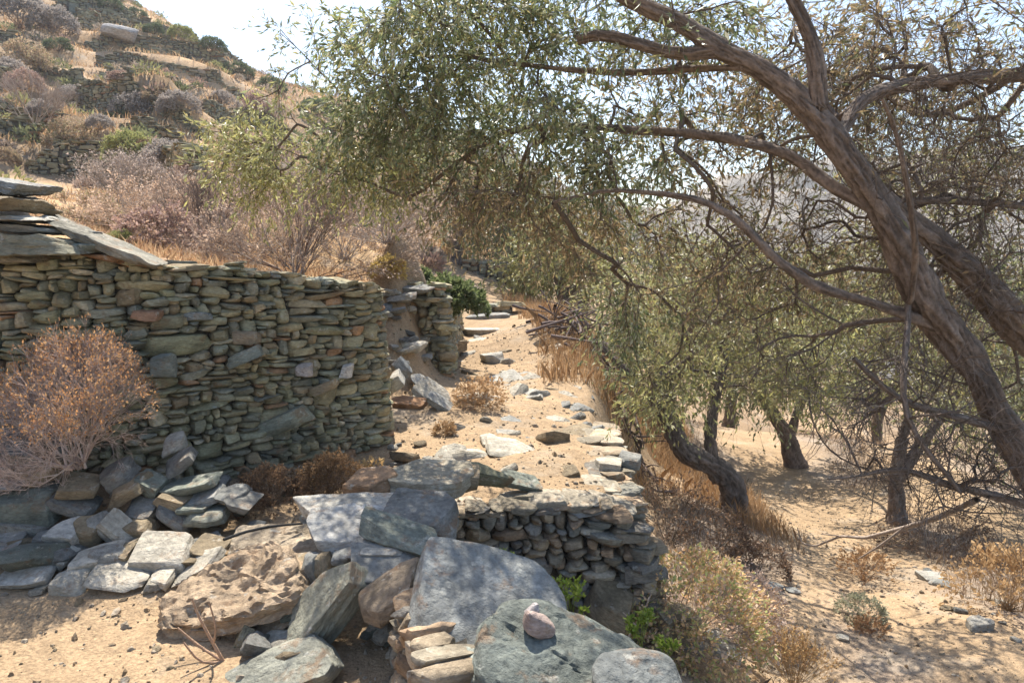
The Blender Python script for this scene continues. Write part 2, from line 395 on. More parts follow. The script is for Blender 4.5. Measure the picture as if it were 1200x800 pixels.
hillc = np.array([0.38, 0.26, 0.155]) * (0.7 + 0.4 * sstep(-0.6, 0.6, n2)) + straw * 0.28 * sstep(-0.2, 0.7, n1)
C = C * (1 - far) + hillc * far
C *= (1 + 0.08 * n1)
g = Geo(); g.add(np.c_[q, Z], F, np.clip(C, 0.02, 0.6))
tag(g.build('ground', M_SOIL), kind='structure')

# far side of the valley
gx2 = np.linspace(-500, 900, 90); gy2 = np.linspace(260, 1100, 60); X, Y = np.meshgrid(gx2, gy2); q2 = np.c_[X.ravel(), Y.ravel(), np.zeros(X.size)]
ridge = sstep(280, 620, q2[:, 1]) * (1 - 0.5 * sstep(700, 1100, q2[:, 1]))
Z2 = -100 + ridge * (150 + 60 * fbm(q2 * 0.004 + 3, 3)) + 14 * fbm(q2 * 0.02, 3)
i = (np.arange(59)[:, None] * 90 + np.arange(89)).ravel()
g = Geo(); g.add(np.c_[q2[:, :2], Z2], np.stack([i, i + 1, i + 91, i + 90], -1), np.array([0.24, 0.20, 0.15]) * (1 + 0.25 * fbm(q2 * 0.03, 3))[:, None])
tag(g.build('distant_hill', mat('hill scrub', 0.95, tint=[(0.03, (1, 1, 1), 0.6, 1.3), (0.2, (1, 1, 3), 0.7, 1.2)])), kind='structure')

# ------------------------------------------------------------ dry stone walls
GREYS = np.array([(0.235, 0.225, 0.16), (0.20, 0.20, 0.155), (0.26, 0.235, 0.16), (0.29, 0.255, 0.19), (0.175, 0.18, 0.155), (0.25, 0.20, 0.135), (0.28, 0.165, 0.10), (0.22, 0.22, 0.15), (0.20, 0.21, 0.19), (0.40, 0.36, 0.29)])
GW = np.array([5, 5, 5, 3, 3, 4, 1.4, 4, 2, 0.7]); GW = GW / GW.sum()
TANS = np.array([(0.25, 0.20, 0.14), (0.30, 0.24, 0.165), (0.22, 0.19, 0.14), (0.28, 0.20, 0.13), (0.21, 0.20, 0.165), (0.33, 0.28, 0.21), (0.19, 0.175, 0.15)])
GREYS = (GREYS * 0.85 + GREYS.mean(0) * 0.15) * np.array([1.45, 1.41, 1.27]); TANS = TANS * 1.3
def pal(n, P_=GREYS, W_=None):
    return P_[rng.choice(len(P_), n, p=W_)] * rng.uniform(0.8, 1.2, (n, 1))
def pack(S, base, top, wm, hm, res):
    """skyline packing of irregular courses on a wall face; yields (s, v, w, h, slope)"""
    n = int(S / res); s = (np.arange(n) + 0.5) * res; Hh = base(s).copy(); T = top(s); out = []
    guard = 0
    while guard < 6000:
        guard += 1
        open_ = Hh < T - 0.25 * hm
        if not open_.any(): break
        i = int(np.argmin(np.where(open_, Hh - (T - T.max()) * 0.0, 1e9))); tol = 0.45 * hm
        a = i
        while a > 0 and abs(Hh[a - 1] - Hh[i]) < tol: a -= 1
        b = i
        while b < n - 1 and abs(Hh[b + 1] - Hh[i]) < tol: b += 1
        b += 1
        wd = wm * float(np.clip(rng.lognormal(0, 0.45), 0.4, 2.6)); hh = hm * float(np.clip(rng.lognormal(0, 0.42), 0.4, 2.4))
        if rng.random() < 0.05: wd *= 1.5; hh *= 1.6
        if rng.random() < 0.025: wd, hh = hh * 1.3, wd * 0.7
        k = int(wd / res)
        if b - a < k * 1.45: k = b - a
        if k * res < 0.32 * wm:
            nb = [Hh[a - 1]] if a > 0 else []
            if b < n: nb.append(Hh[b])
            Hh[a:b] = max(min(nb) if nb else 0, Hh[a:b].max() + 0.01); continue
        if k < b - a and rng.random() < 0.5: a = b - k
        b = a + k; hh = min(hh, k * res * 1.3)
        m = Hh[a:b].mean(); sl = np.polyfit(s[a:b], Hh[a:b], 1)[0] if k > 3 else 0
        sl = float(np.clip(sl, -0.25, 0.25)) + rng.normal() * 0.03
        hh = min(hh, T[a:b].mean() - m + 0.3 * hm); hh = max(hh, 0.35 * hm)
        out.append(((a + b) / 2 * res, m + hh / 2, k * res, hh, sl))
        Hh[a:b] = np.maximum(Hh[a:b], m + hh)
        Hh[a:b] = m + hh
    return out
def dry_wall(label, pts, wm=0.13, hm=0.055, sub=2, depth=0.2, thick=0.4, batter=0.06, out=1, res=0.01, P_=GREYS, W_=GW, cap=True, mtl=None, capsize=1.0, name='dry_stone_wall', core_col=(0.09, 0.078, 0.06), rough=0.035, group=None, topjit=0.0):
    """pts: rows of (x, y, z of the foot, z of the top) along the face; out=+1: face looks to the right of the direction"""
    pts = np.asarray(pts, float); seg = np.hypot(*np.diff(pts[:, :2], axis=0).T); cs = np.r_[0, np.cumsum(seg)]; S = cs[-1]
    f = lambda k: (lambda s: np.interp(s, cs, pts[:, k]))
    jt = (lambda s: topjit * fbm(np.stack([s * 1.5, s * 0, s * 0 + 3.3], -1), 2)) if topjit else (lambda s: 0)
    fx, fy, fb = f(0), f(1), f(2); ft = lambda s: np.interp(s, cs, pts[:, 3]) + jt(np.asarray(s, float))
    def frame(s):
        e = max(0.12, wm); t = np.array([fx(s + e) - fx(s - e), fy(s + e) - fy(s - e), 0]); t /= np.linalg.norm(t) + 1e-9
        return t, np.array([t[1], -t[0], 0]) * out
    G = Geo()
    for s, v, wd, hh, sl in pack(S, fb, ft, wm, hm, res):
        t, n = frame(s); dp = depth * rng.uniform(0.7, 1.2)
        V, Fk = rock_shape((wd * 1.07, dp, hh * 1.10), sub, p=rng.uniform(14, 30), rough=rough * 0.7, freq=1.8, jit=0.26, facets=12)
        R = rotm(rng.normal() * 0.06, -math.atan(sl), rng.normal() * 0.12)
        V = V @ R.T
        ctr = np.array([fx(s), fy(s), v]) - n * (dp / 2 - rng.uniform(-0.2, 0.22) * hm - 0.02 + batter * (v - fb(s)))
        B = np.stack([t, -n, [0, 0, 1]], 0)
        if out < 0: Fk = Fk[:, ::-1]
        G.add(V @ B + ctr, Fk, pal(1, P_, W_)[0])
    # hearting behind the face, built as a closed strip
    ss = np.linspace(0, S, max(12, int(S / 0.15))); ring = []
    for s in ss:
        t, n = frame(s); p = np.array([fx(s), fy(s), 0]); hz = ft(s) - 0.6 * hm
        ins = depth * 0.42
        ring.append([p - n * ins + [0, 0, fb(s) - 0.15], p - n * (ins + batter * (hz - fb(s))) + [0, 0, hz], p - n * thick + [0, 0, hz], p - n * thick + [0, 0, fb(s) - 0.15]])
    V = np.array(ring).reshape(-1, 3); m = len(ss); i = np.arange(m - 1)[:, None] * 4; j = np.arange(4); k = (j + 1) % 4
    Fq = np.stack([i + j, i + k, i + 4 + k, i + 4 + j], -1).reshape(-1, 4)
    Vn = V + 0.02 * rng.normal(size=V.shape) * min(1, hm / 0.06)
    G.add(Vn, Fq if out > 0 else Fq[:, ::-1], core_col); G.add(Vn[[0, 1, 2, 3]], [[0, 1, 2, 3]], core_col); G.add(Vn[-4:], [[3, 2, 1, 0]], core_col)
    if cap:
        s = 0.0
        while s < S:
            wd = wm * rng.uniform(1.0, 2.4) * capsize; c = min(s + wd / 2, S); t, n = frame(c)
            for r_ in range(2):
                dp = thick * rng.uniform(0.5, 0.75); hh = hm * rng.uniform(0.7, 1.3)
                V, Fk = rock_shape((wd * 1.05, dp, hh), sub, p=12, rough=rough, freq=1.8, jit=0.2)
                V = V @ rotm(rng.normal() * 0.08, rng.normal() * 0.06, rng.normal() * 0.2).T
                ctr = np.array([fx(c), fy(c), ft(c) + 0.1 * hm]) - n * ((0.28 if r_ == 0 else 0.74) * thick + rng.normal() * 0.02 + batter * (ft(c) - fb(c)))
                if out < 0: Fk = Fk[:, ::-1]
                G.add(V @ np.stack([t, -n, [0, 0, 1]], 0) + ctr, Fk, pal(1, P_, W_)[0])
            s += wd
    p0 = pts[len(pts) // 2]; o = G.build(name, mtl or M_STONE, origin=(p0[0], p0[1], p0[2]))
    return tag(o, label, 'stone wall', group)

# big wall on the left: its shaded face turns towards the camera, rounded end by the path
dry_wall('tall shaded dry stone wall with a rounded end, behind the dead bush at left',
         [(-5.4, 3.8, 0.1, 1.7), (-3.4, 4.05, 0.1, 1.66), (-2.6, 4.2, 0.1, 1.60), (-2.1, 4.42, 0.1, 1.49), (-1.6, 4.85, 0.05, 1.43), (-1.1, 5.38, 0.0, 1.37), (-0.955, 5.56, 0.0, 1.34), (-0.93, 5.70, 0.0, 1.32), (-0.99, 5.85, 0.05, 1.28), (-1.15, 6.2, 0.2, 1.2)],
         wm=0.122, hm=0.039, thick=0.42, batter=0.05, topjit=0.03)
dry_wall('short dry stone wall beyond the big wall, lit on top, ending beside the green bush',
         [(-1.35, 7.75, 0.3, 1.25), (-1.1, 7.86, 0.15, 1.28), (-0.8, 7.82, 0.1, 1.24), (-0.66, 7.78, 0.1, 1.1), (-0.62, 7.95, 0.1, 1.1), (-0.66, 9, 0.1, 1.06), (-0.72, 10.5, 0.15, 1.02), (-0.85, 12.5, 0.3, 1.0)],
         wm=0.13, hm=0.05, thick=0.4, batter=0.06, topjit=0.05)
dry_wall('low retaining wall of brownish stacked stones holding up the path, at the centre',
         [(-0.62, 3.86, -0.5, 0.05), (-0.30, 3.92, -0.62, 0.10), (0.1, 3.98, -0.66, 0.13), (0.46, 4.02, -0.68, 0.09), (0.66, 4.0, -0.72, 0.03), (0.82, 3.97, -0.75, -0.13), (0.92, 4.06, -0.75, -0.10), (0.94, 4.45, -0.72, 0.02), (0.97, 5.0, -0.8, 0.08), (1.02, 5.7, -0.9, 0.1), (1.12, 6.6, -0.9, 0.0)],
         wm=0.115, hm=0.043, thick=0.36, batter=0.17, P_=TANS, W_=None, capsize=1.2, topjit=0.02)
dry_wall('foreground wall of rough stacked stones carrying the two big slabs, bottom centre',
         [(0.40, 1.2, -0.7, 0.34), (0.40, 1.8, -0.7, 0.32), (0.30, 2.2, -0.7, 0.30), (0.08, 2.6, -0.65, 0.30), (-0.16, 2.85, -0.5, 0.28), (-0.40, 2.88, -0.1, 0.28), (-0.45, 2.7, -0.05, 0.30), (-0.40, 2.4, -0.05, 0.36), (-0.30, 2.1, -0.05, 0.36), (-0.22, 1.7, -0.05, 0.36), (-0.2, 1.2, -0.05, 0.36)],
         wm=0.10, hm=0.055, thick=0.2, batter=0.05, P_=TANS, W_=None, cap=False)
dry_wall('low stone step across the path at its far upper end', [(-0.78, 13.3, 0.4, 0.62), (-0.4, 13.2, 0.38, 0.60), (0.05, 13.4, 0.4, 0.62)], wm=0.3, hm=0.09, thick=0.4, sub=1)
dry_wall('far low wall crossing behind the end of the path under the olive', [(-1.2, 17.2, 0.7, 1.35), (-0.3, 17.0, 0.7, 1.3), (0.5, 17.2, 0.7, 1.2)], wm=0.25, hm=0.1, thick=0.4, sub=1)
WL = ['terrace wall on the hillside nearest above the big wall, behind the tan dome bush',
      'broken terrace wall at the left edge, above the low walls and below grey shrubs',
      'dark tall terrace wall just above the round yellow-green bush on the hillside',
      'short dark terrace wall at the left edge below the leafless sapling',
      'low stub of terrace wall between the pale bushes in mid hillside',
      'long upper terrace wall below the pale rock slab near the skyline',
      'second long terrace wall, directly under the long one near the skyline',
      'small terrace wall high up beside the pale rock slab',
      'thin terrace wall just left of and below the pale slab',
      'highest short terrace wall under the summit shrubs',
      'small broken wall among the grey shrubs at upper left',
      'short terrace wall at the skyline, right of the pale rock slab',
      'faint terrace wall passing just under the pale rock slab', 'terrace wall at the left edge under the big dark corner bush',
      'short terrace wall at the left edge beside the broad pale bush', 'terrace wall seen through the olive sprays at the right of the hillside',
      'low broken wall just right above the round yellow-green bush']
for (L, hw), lb in zip(TERR, WL):
    zb = height(L - np.array([0, 0.0]), False)
    up = unit(np.c_[np.gradient(L, axis=0)]); nrm = np.c_[up[:, 1], -up[:, 0]]           # downhill side
    L2 = L + nrm * 0.05
    foot = h_base(L2) - 0.15
    far = np.hypot(*L.mean(0)); k = far / 24
    ed_ = np.linspace(0, 1, len(L)); ed_ = 0.25 + 0.75 * sstep(0, .18, ed_) * sstep(1, .75, ed_)
    top = foot + 0.15 + hw * ed_ * (1 + 0.15 * rng.normal(size=len(L)))
    dry_wall(lb, np.c_[L2, foot, top], wm=0.22 * max(1, k * 0.6), hm=0.09 * max(1, k * 0.6), sub=1, depth=0.35, thick=0.6, res=0.04, mtl=M_FARSTONE, batter=0.1,
             core_col=(0.14, 0.12, 0.10), rough=0.06, P_=GREYS * 0.72, W_=GW, group='terrace walls on the hillside', topjit=0.1)

# ------------------------------------------------------------ single stones
GROUPR = {'rub': 'rubble stones at the foot of the left wall', 'pile': 'stones piled in the middle foreground', 'cap': 'slabs lying on the left wall', 'path': 'stones lying along the upper path', 'low': 'stones lying on the lower ground'}
def rock(label, u, v, y, w_, d, t, col, roll=0, tilt=0, yaw=0, sub=3, p=16, rough=0.03, strata=0.02, name='stone', facets=6, grp=None, cat='stone', drop=False, z=None, jit=0.14, pit=0.2, seed=0):
    """w_ in photo pixels; d (depth) and t (thickness) in metres; roll turns it in the picture plane, tilt leans it to the camera"""
    global rng
    keep_ = rng; rng = np.random.default_rng(zlib.crc32(label.encode()) + seed)          # every stone keeps its own shape
    c = P(u, v, y); W = w_ * y / FPX
    V, Fk = rock_shape((W, d, t), sub, p=p, rough=rough, strata=strata, facets=facets, jit=jit, freq=2.2, pit=pit)
    R = rotm(math.radians(tilt), math.radians(roll), math.radians(yaw))
    if drop:
        z0 = H1(c[0], c[1]); c[2] = z0 + 0.32 * t
    G = Geo(); cc = np.asarray(col, float)
    n = fbm(V * 6 + rng.uniform(0, 20, 3), 3)[:, None]
    G.add(V, Fk, np.clip(cc * (1 + 0.18 * n), 0.02, 0.8)); rng = keep_
    o = G.build(name, M_STONE); o.location = c
    from mathutils import Euler
    o.rotation_euler = Euler((math.radians(tilt), math.radians(roll), math.radians(yaw)))
    return tag(o, label, cat, GROUPR.get(grp))
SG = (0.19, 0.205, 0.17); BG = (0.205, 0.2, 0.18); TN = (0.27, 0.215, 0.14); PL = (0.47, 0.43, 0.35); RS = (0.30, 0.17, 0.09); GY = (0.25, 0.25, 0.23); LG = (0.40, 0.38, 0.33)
# slabs on the left wall
rock('topmost grey slab jutting in from the left edge above the wall', 4, 217, 4.32, 84, 0.6, 0.08, GY, roll=14, name='stone_slab', grp='cap', cat='slab', rough=0.035, jit=.22, sub=5, strata=0.03)
rock('brown-sided slab at the left edge, second from the top of the cap pile', 2, 236, 4.26, 90, 0.6, 0.085, TN, roll=10, name='stone_slab', grp='cap', cat='slab', rough=0.035, jit=.22, sub=5, strata=0.03)
rock('thin pale slab at the left edge between brown slab and grey slab', 8, 256, 4.28, 110, 0.5, 0.035, LG, roll=1, name='stone_slab', grp='cap', cat='slab', rough=0.035, jit=.22, sub=5, strata=0.03)
rock('thin dark slab wedged under the thin pale slab at the left edge', 25, 267, 4.32, 120, 0.5, 0.045, GY, roll=6, name='stone_slab', grp='cap', cat='slab', rough=0.035, jit=.22, sub=5, strata=0.03)
rock('long thick greenish slab lying flat at left edge of wall top', 28, 285, 4.26, 140, 0.5, 0.10, (0.25, 0.235, 0.17), roll=2, name='stone_slab', grp='cap', cat='slab', rough=0.035, jit=.22, sub=5, strata=0.03)
rock('long slanting flagstone leaning down to the right on the wall top', 115, 283, 4.38, 150, 0.34, 0.06, (0.25, 0.235, 0.19), roll=25, tilt=-4, name='flagstone', grp='cap', cat='slab', rough=0.035, jit=.22, sub=5, strata=0.03)
rock('grey wedge stone under the slanting flagstone', 100, 289, 4.38, 62, 0.4, 0.07, SG, roll=6, grp='cap')
rock('rust-orange stone tucked beneath the slanting flagstone', 128, 301, 4.44, 52, 0.35, 0.05, RS, roll=8, grp='cap')
rock('brown flat stone below the long greenish slab at left edge', 20, 302, 4.26, 80, 0.4, 0.05, TN, grp='cap')
rock('flat grey-green stone just below the low end of the slanting flagstone', 140, 318, 4.54, 50, 0.3, 0.045, SG, grp='cap')
rock('broad stone at the wall top right of the slanting flagstone', 178, 322, 4.82, 42, 0.3, 0.05, SG, grp='cap')
rock('dark packed stone filling the gap behind the slabs at the left edge', -60, 262, 4.75, 190, 0.4, 0.40, (0.14, 0.125, 0.10), name='stone', grp='cap', rough=0.03)
# wall face accents
rock('long pale diagonal stone low in the face of the big wall', 331, 495, 4.92, 80, 0.2, 0.12, (0.27, 0.28, 0.22), roll=-24, name='wall_stone', rough=0.012)
rock('pale diagonal stone set high in the face of the big wall', 288, 418, 4.72, 44, 0.2, 0.075, (0.24, 0.26, 0.22), roll=-22, name='wall_stone', rough=0.012)
rock('squarish white quartz stone near the rounded wall end', 406, 435, 5.26, 14, 0.12, 0.10, (0.62, 0.57, 0.5), name='wall_stone')
rock('pinkish white stone in the middle of the big wall face', 356, 434, 5.02, 21, 0.12, 0.08, (0.5, 0.43, 0.38), name='wall_stone')
rock('tall grey stone set upright low in the big wall beside the dead bush', 193, 428, 4.45, 24, 0.12, 0.16, (0.25, 0.26, 0.22), name='wall_stone', rough=0.02)
rock('broad rusty brown stone in the upper face of the big wall', 172, 369, 4.42, 36, 0.12, 0.06, (0.36, 0.21, 0.13), name='wall_stone', rough=0.02)
rock('smooth blue-grey oval stone in the upper face of the big wall', 231, 370, 4.62, 33, 0.12, 0.06, (0.27, 0.29, 0.28), name='wall_stone', rough=0.02, p=6)
rock('chunky brown stone near the middle of the big wall', 287, 395, 4.78, 32, 0.12, 0.085, (0.31, 0.24, 0.16), name='wall_stone', rough=0.02)
rock('brownish diagonal slab right of the middle of the big wall', 380, 454, 5.1, 38, 0.12, 0.07, (0.33, 0.27, 0.18), roll=-20, name='wall_stone', rough=0.02)
# left rubble
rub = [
 ('blue-grey boulder at the left edge beneath the dead bush', 26, 526, 3.35, 78, .28, .15, BG, 5, 15),
 ('tan oval stone right of the blue-grey boulder under the dead bush', 45, 553, 3.2, 58, .2, .095, TN, -6, 10),
 ('large flat greenish block at the left edge of the shaded rubble', 26, 590, 3.0, 96, .25, .12, SG, -3, 8),
 ('thin slab between the tan oval stone and greenish block', 8, 562, 3.12, 60, .25, .045, GY, 8, 8),
 ('brown lens-shaped stone right of the tan oval stone', 93, 570, 3.25, 46, .2, .055, TN, 5, 8),
 ('grey slab leaning down right beside the greenish block', 90, 588, 3.15, 56, .2, .045, BG, 24, 10),
 ('rounded brown stone leaning up in the middle of the shaded rubble', 150, 573, 3.35, 50, .2, .075, TN, -24, 12),
 ('blue-grey stone behind the rounded brown leaning stone', 140, 556, 3.5, 42, .2, .1, BG, -35, 10),
 ('short thick stone right of the rounded brown leaning stone', 178, 566, 3.45, 34, .18, .08, SG, 30, 10),
 ('cream-ended stone against the wall right of the dead bush', 205, 521, 3.72, 30, .18, .085, LG, -15, 8),
 ('grey stone tilted below the cream-ended stone', 213, 540, 3.65, 40, .2, .06, BG, -28, 10),
 ('long slab tilted up right in the shaded rubble', 228, 567, 3.5, 62, .2, .045, SG, -14, 8),
 ('long slab stacked beneath the first tilted slab', 236, 581, 3.45, 56, .2, .04, GY, -16, 8),
 ('lowest flat block in the stack of tilted slabs', 244, 602, 3.4, 50, .2, .055, (0.25, 0.25, 0.20), -2, 5),
 ('second lowest flat stone in the stack of tilted slabs', 228, 592, 3.42, 40, .2, .045, SG, 2, 5),
 ('dark slab sliding down right below the stacked slabs', 210, 602, 3.3, 54, .2, .05, BG, 27, 14),
 ('square blue-grey block at the edge of the sunlight', 165, 600, 3.22, 40, .16, .07, BG, 4, 22),
 ('grey flat stone at the right end of shaded rubble', 282, 588, 3.6, 36, .2, .05, BG, 18, 10),
 ('small flat stone beside the brown bush, end of rubble', 272, 578, 3.65, 34, .2, .035, GY, 8, 10),
 ('speckled brown stone right of the pale leaning slabs', 205, 585, 3.36, 40, .18, .07, TN, 14, 10),
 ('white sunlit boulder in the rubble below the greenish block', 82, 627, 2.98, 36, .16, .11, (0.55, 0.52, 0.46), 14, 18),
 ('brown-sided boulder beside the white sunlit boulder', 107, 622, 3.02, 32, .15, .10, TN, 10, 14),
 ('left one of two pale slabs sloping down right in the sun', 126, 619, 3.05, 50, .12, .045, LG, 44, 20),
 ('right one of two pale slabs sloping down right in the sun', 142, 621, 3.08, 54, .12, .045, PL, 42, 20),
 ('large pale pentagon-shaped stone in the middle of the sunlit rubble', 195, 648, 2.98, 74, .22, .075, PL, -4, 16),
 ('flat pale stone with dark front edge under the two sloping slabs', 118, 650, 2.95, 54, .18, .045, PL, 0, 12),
 ('small dark-sided stone between flat pale stone and pentagon stone', 148, 646, 2.98, 24, .14, .06, TN, 0, 12),
 ('brown wedge stone right of the sloping pale slabs', 162, 616, 3.12, 40, .15, .06, TN, 10, 14),
 ('flat tan stone right of the pentagon-shaped stone', 245, 643, 3.1, 46, .18, .05, TN, 6, 10),
 ('cracked flat stone at the left of the sunlit rubble', 35, 670, 2.85, 62, .2, .04, LG, -6, 12),
 ('squared pale stone standing proud at the front of the rubble', 83, 683, 2.78, 40, .14, .07, PL, 0, 10),
 ('thin pale flag at the front of the rubble, right of the squared stone', 140, 674, 2.85, 76, .2, .035, PL, 6, 10),
 ('thin buff flag leaning on the pentagon stone, toward the big boulder', 232, 662, 3.0, 54, .18, .035, PL, -22, 12),
 ('small pale chip in front of the pentagon stone', 192, 674, 2.85, 28, .12, .035, PL, 0, 12),
 ('small angular grey stone left of the white boulder', 55, 632, 2.98, 24, .12, .06, GY, 15, 12),
 ('pale stone with cracked face below the white boulder', 68, 652, 2.9, 40, .14, .06, LG, 8, 12),
 ('grey stone half hidden at the left edge in the sun', 8, 640, 2.95, 40, .2, .05, GY, -6, 12),
]
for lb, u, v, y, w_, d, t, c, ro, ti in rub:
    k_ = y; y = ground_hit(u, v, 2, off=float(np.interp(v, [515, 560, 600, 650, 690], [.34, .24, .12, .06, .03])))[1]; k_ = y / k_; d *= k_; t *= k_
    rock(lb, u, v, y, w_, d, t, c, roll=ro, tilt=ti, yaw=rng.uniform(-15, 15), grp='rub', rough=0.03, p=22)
def scatter_rocks(label, grp, n, box, y_of, size, cols, name='stone', lift=0.25):
    protos = []
    for i in range(n):
        u = rng.uniform(box[0], box[2]); v = rng.uniform(box[1], box[3]); g = ground_hit(u, v)
        if g is None: continue
        w_ = size * rng.lognormal(0, 0.4)
        if len(protos) < 8:
            V, Fk = rock_shape((1, 0.7, 0.36), 2, p=26, rough=0.04, strata=0.02, freq=2)
            G = Geo(); G.add(V, Fk, cols[i % len(cols)]); o = G.build(name, M_STONE); protos.append(o)
        else:
            o = random.choice(protos).copy(); COL.objects.link(o)
        o.location = (g[0], g[1], g[2] + lift * w_ * 0.42 + y_of); o.scale = (w_, w_, w_ * rng.uniform(0.6, 1.1))
        o.rotation_euler = (rng.normal() * 0.2, rng.normal() * 0.2, rng.uniform(0, 6.28)); tag(o, label, 'stone', grp)
scatter_rocks('small grey-brown stone wedged among the rubble below the left wall', 'small stones filling the left rubble', 60, (-20, 560, 300, 672), 0.02, 0.15, [SG, GY, TN, LG])
scatter_rocks('small pale chip of stone lying in the sunlit rubble at left', 'pale chips in the sunlit rubble', 25, (0, 640, 260, 700), 0.0, 0.07, [PL, LG, PL])
# middle pile
rock('big eroded tan boulder with an undercut front beside the path', 275, 704, 3.08, 222, .46, .26, (0.36, 0.27, 0.18), roll=-15, tilt=20, sub=5, rough=0.085, strata=0.09, name='boulder', cat='boulder', p=4, pit=0.7)
rock('long low ridge of tan rock running behind the eroded boulder', 325, 648, 3.5, 140, .36, .12, (0.44, 0.36, 0.26), roll=-10, tilt=15, sub=5, rough=0.06, strata=0.05, name='boulder', cat='boulder', p=8)
pile = [
 ('long pale grey slab capping the pile, first under the orange boulder', 436, 597, 3.45, 178, .3, .075, LG, 1, 4, 'stone_slab'),
 ('whitish slab with bluish sheen below the long capping slab', 418, 616, 3.3, 120, .35, .07, (0.4, 0.39, 0.36), 3, 16, 'stone_slab'),
 ('blue-grey block at the right end of the capping slabs', 492, 610, 3.4, 95, .3, .14, BG, 6, 14, 'stone_slab'),
 ('dark slab sloping down to the right across the pile', 472, 626, 3.12, 112, .22, .05, SG, 19, 12, 'stone_slab'),
 ('short pale block under the dark sloping slab', 452, 642, 3.08, 58, .2, .07, LG, 6, 12, 'stone'),
 ('small grey stone left of the short pale block', 409, 643, 3.15, 34, .2, .045, GY, 2, 8, 'stone'),
 ('thin flat slab just behind the big slate slab', 512, 654, 3.0, 78, .25, .035, (0.24, 0.22, 0.18), -6, 12, 'stone_slab'),
 ('brown-topped stone left of the thin flat slab, above the tall leaning slab', 448, 665, 2.95, 80, .25, .06, GY, 8, 18, 'stone'),
 ('dark blue stone in the gap right of the leaning slab', 445, 684, 2.9, 40, .2, .06, BG, 0, 10, 'stone'),
 ('upright grey stone wedged behind the tall leaning slab', 368, 668, 3.1, 46, .14, .07, GY, 80, 6, 'stone'),
 ('second upright stone right of the wedged grey stone', 384, 664, 3.1, 40, .14, .06, TN, 70, 6, 'stone'),
 ('tan block beside the eroded boulder, left of the wedged stones', 345, 667, 3.2, 46, .2, .08, TN, -14, 10, 'stone'),
 ('lower tan block between eroded boulder and leaning slab', 350, 688, 3.05, 42, .2, .07, TN, -20, 10, 'stone'),
 ('greenish block under the tan blocks near the leaning slab', 352, 708, 3.0, 36, .2, .07, SG, -30, 10, 'stone'),
 ('tall greenish slab leaning steeply up to the right in the pile', 389, 704, 2.85, 118, .22, .13, (0.27, 0.265, 0.205), -50, 26, 'leaning_slab'),
 ('small pale stone below the eroded boulder', 328, 738, 2.95, 40, .12, .06, PL, -28, 10, 'stone'),
 ('narrow stone standing on end beside the dry forked twig', 284, 752, 2.85, 46, .09, .065, (0.33, 0.30, 0.2), -62, 8, 'stone'),
 ('flat cream stone lying before the leaning slab', 326, 762, 2.8, 68, .2, .05, PL, -2, 18, 'stone'),
 ('big grey-green slab lying across the bottom edge of the pile', 330, 786, 2.62, 160, .3, .085, (0.28, 0.28, 0.23), -14, 16, 'stone_slab'),
 ('rusty brown slab at the head of the foreground wall', 457, 696, 2.72, 76, .25, .075, (0.24, 0.19, 0.135), -20, 14, 'stone'),
 ('orange boulder with a whitish top at the left end of the retaining wall', 438, 569, 3.8, 64, .26, .13, (0.38, 0.24, 0.14), -6, 10, 'boulder'),
 ('pale flat-topped slab right of the orange boulder', 505, 562, 3.85, 100, .35, .095, (0.36, 0.32, 0.24), 1, 5, 'stone_slab'),
 ('rounded end stone at the right of the pale flat-topped slab', 548, 560, 3.9, 30, .2, .1, TN, 0, 5, 'stone'),
 ('greenish slab tilting down right behind the pale slab', 562, 557, 4.05, 84, .1, .12, (0.24, 0.23, 0.15), 17, 22, 'stone_slab'),
 ('thin edge-on slab at the lip of the retaining wall', 606, 561, 4.4, 50, .2, .04, SG, 14, 10, 'stone_slab'),
]
for lb, u, v, y, w_, d, t, c, ro, ti, nm in pile:
    rock(lb, u, v, y, w_, d, t, c, roll=ro, tilt=ti, yaw=rng.uniform(-8, 8), grp='pile', name=nm, sub=5 if w_ > 90 else 3, p=24, rough=0.022, cat='slab' if 'slab' in nm else 'stone')
scatter_rocks('small brown stone filling a gap in the central stone pile', 'small stones in the central pile', 35, (300, 620, 480, 790), 0.03, 0.1, [TN, SG, GY, PL])
for lb, u, v, y, w_, t in (('flat cream slab on top of the retaining wall, third from its right corner', 640, 583, 4.25, 50, .05), ('flat cream slab on top of the retaining wall, second from its right corner', 680, 588, 4.25, 46, .06),
        ('split flat slab on top of the retaining wall at its right corner', 722, 595, 4.3, 56, .045), ('thin pinkish slab behind the corner slabs of the retaining wall', 700, 569, 4.7, 60, .05), ('thin flat stone at the brink behind the corner of the retaining wall', 722, 560, 4.95, 40, .05)):
    rock(lb, u, v, y, w_, .24, t, (0.38, 0.33, 0.25), roll=rng.uniform(-3, 6), tilt=6, yaw=rng.uniform(-10, 10), grp='pile', name='stone_slab', cat='slab', rough=0.02)
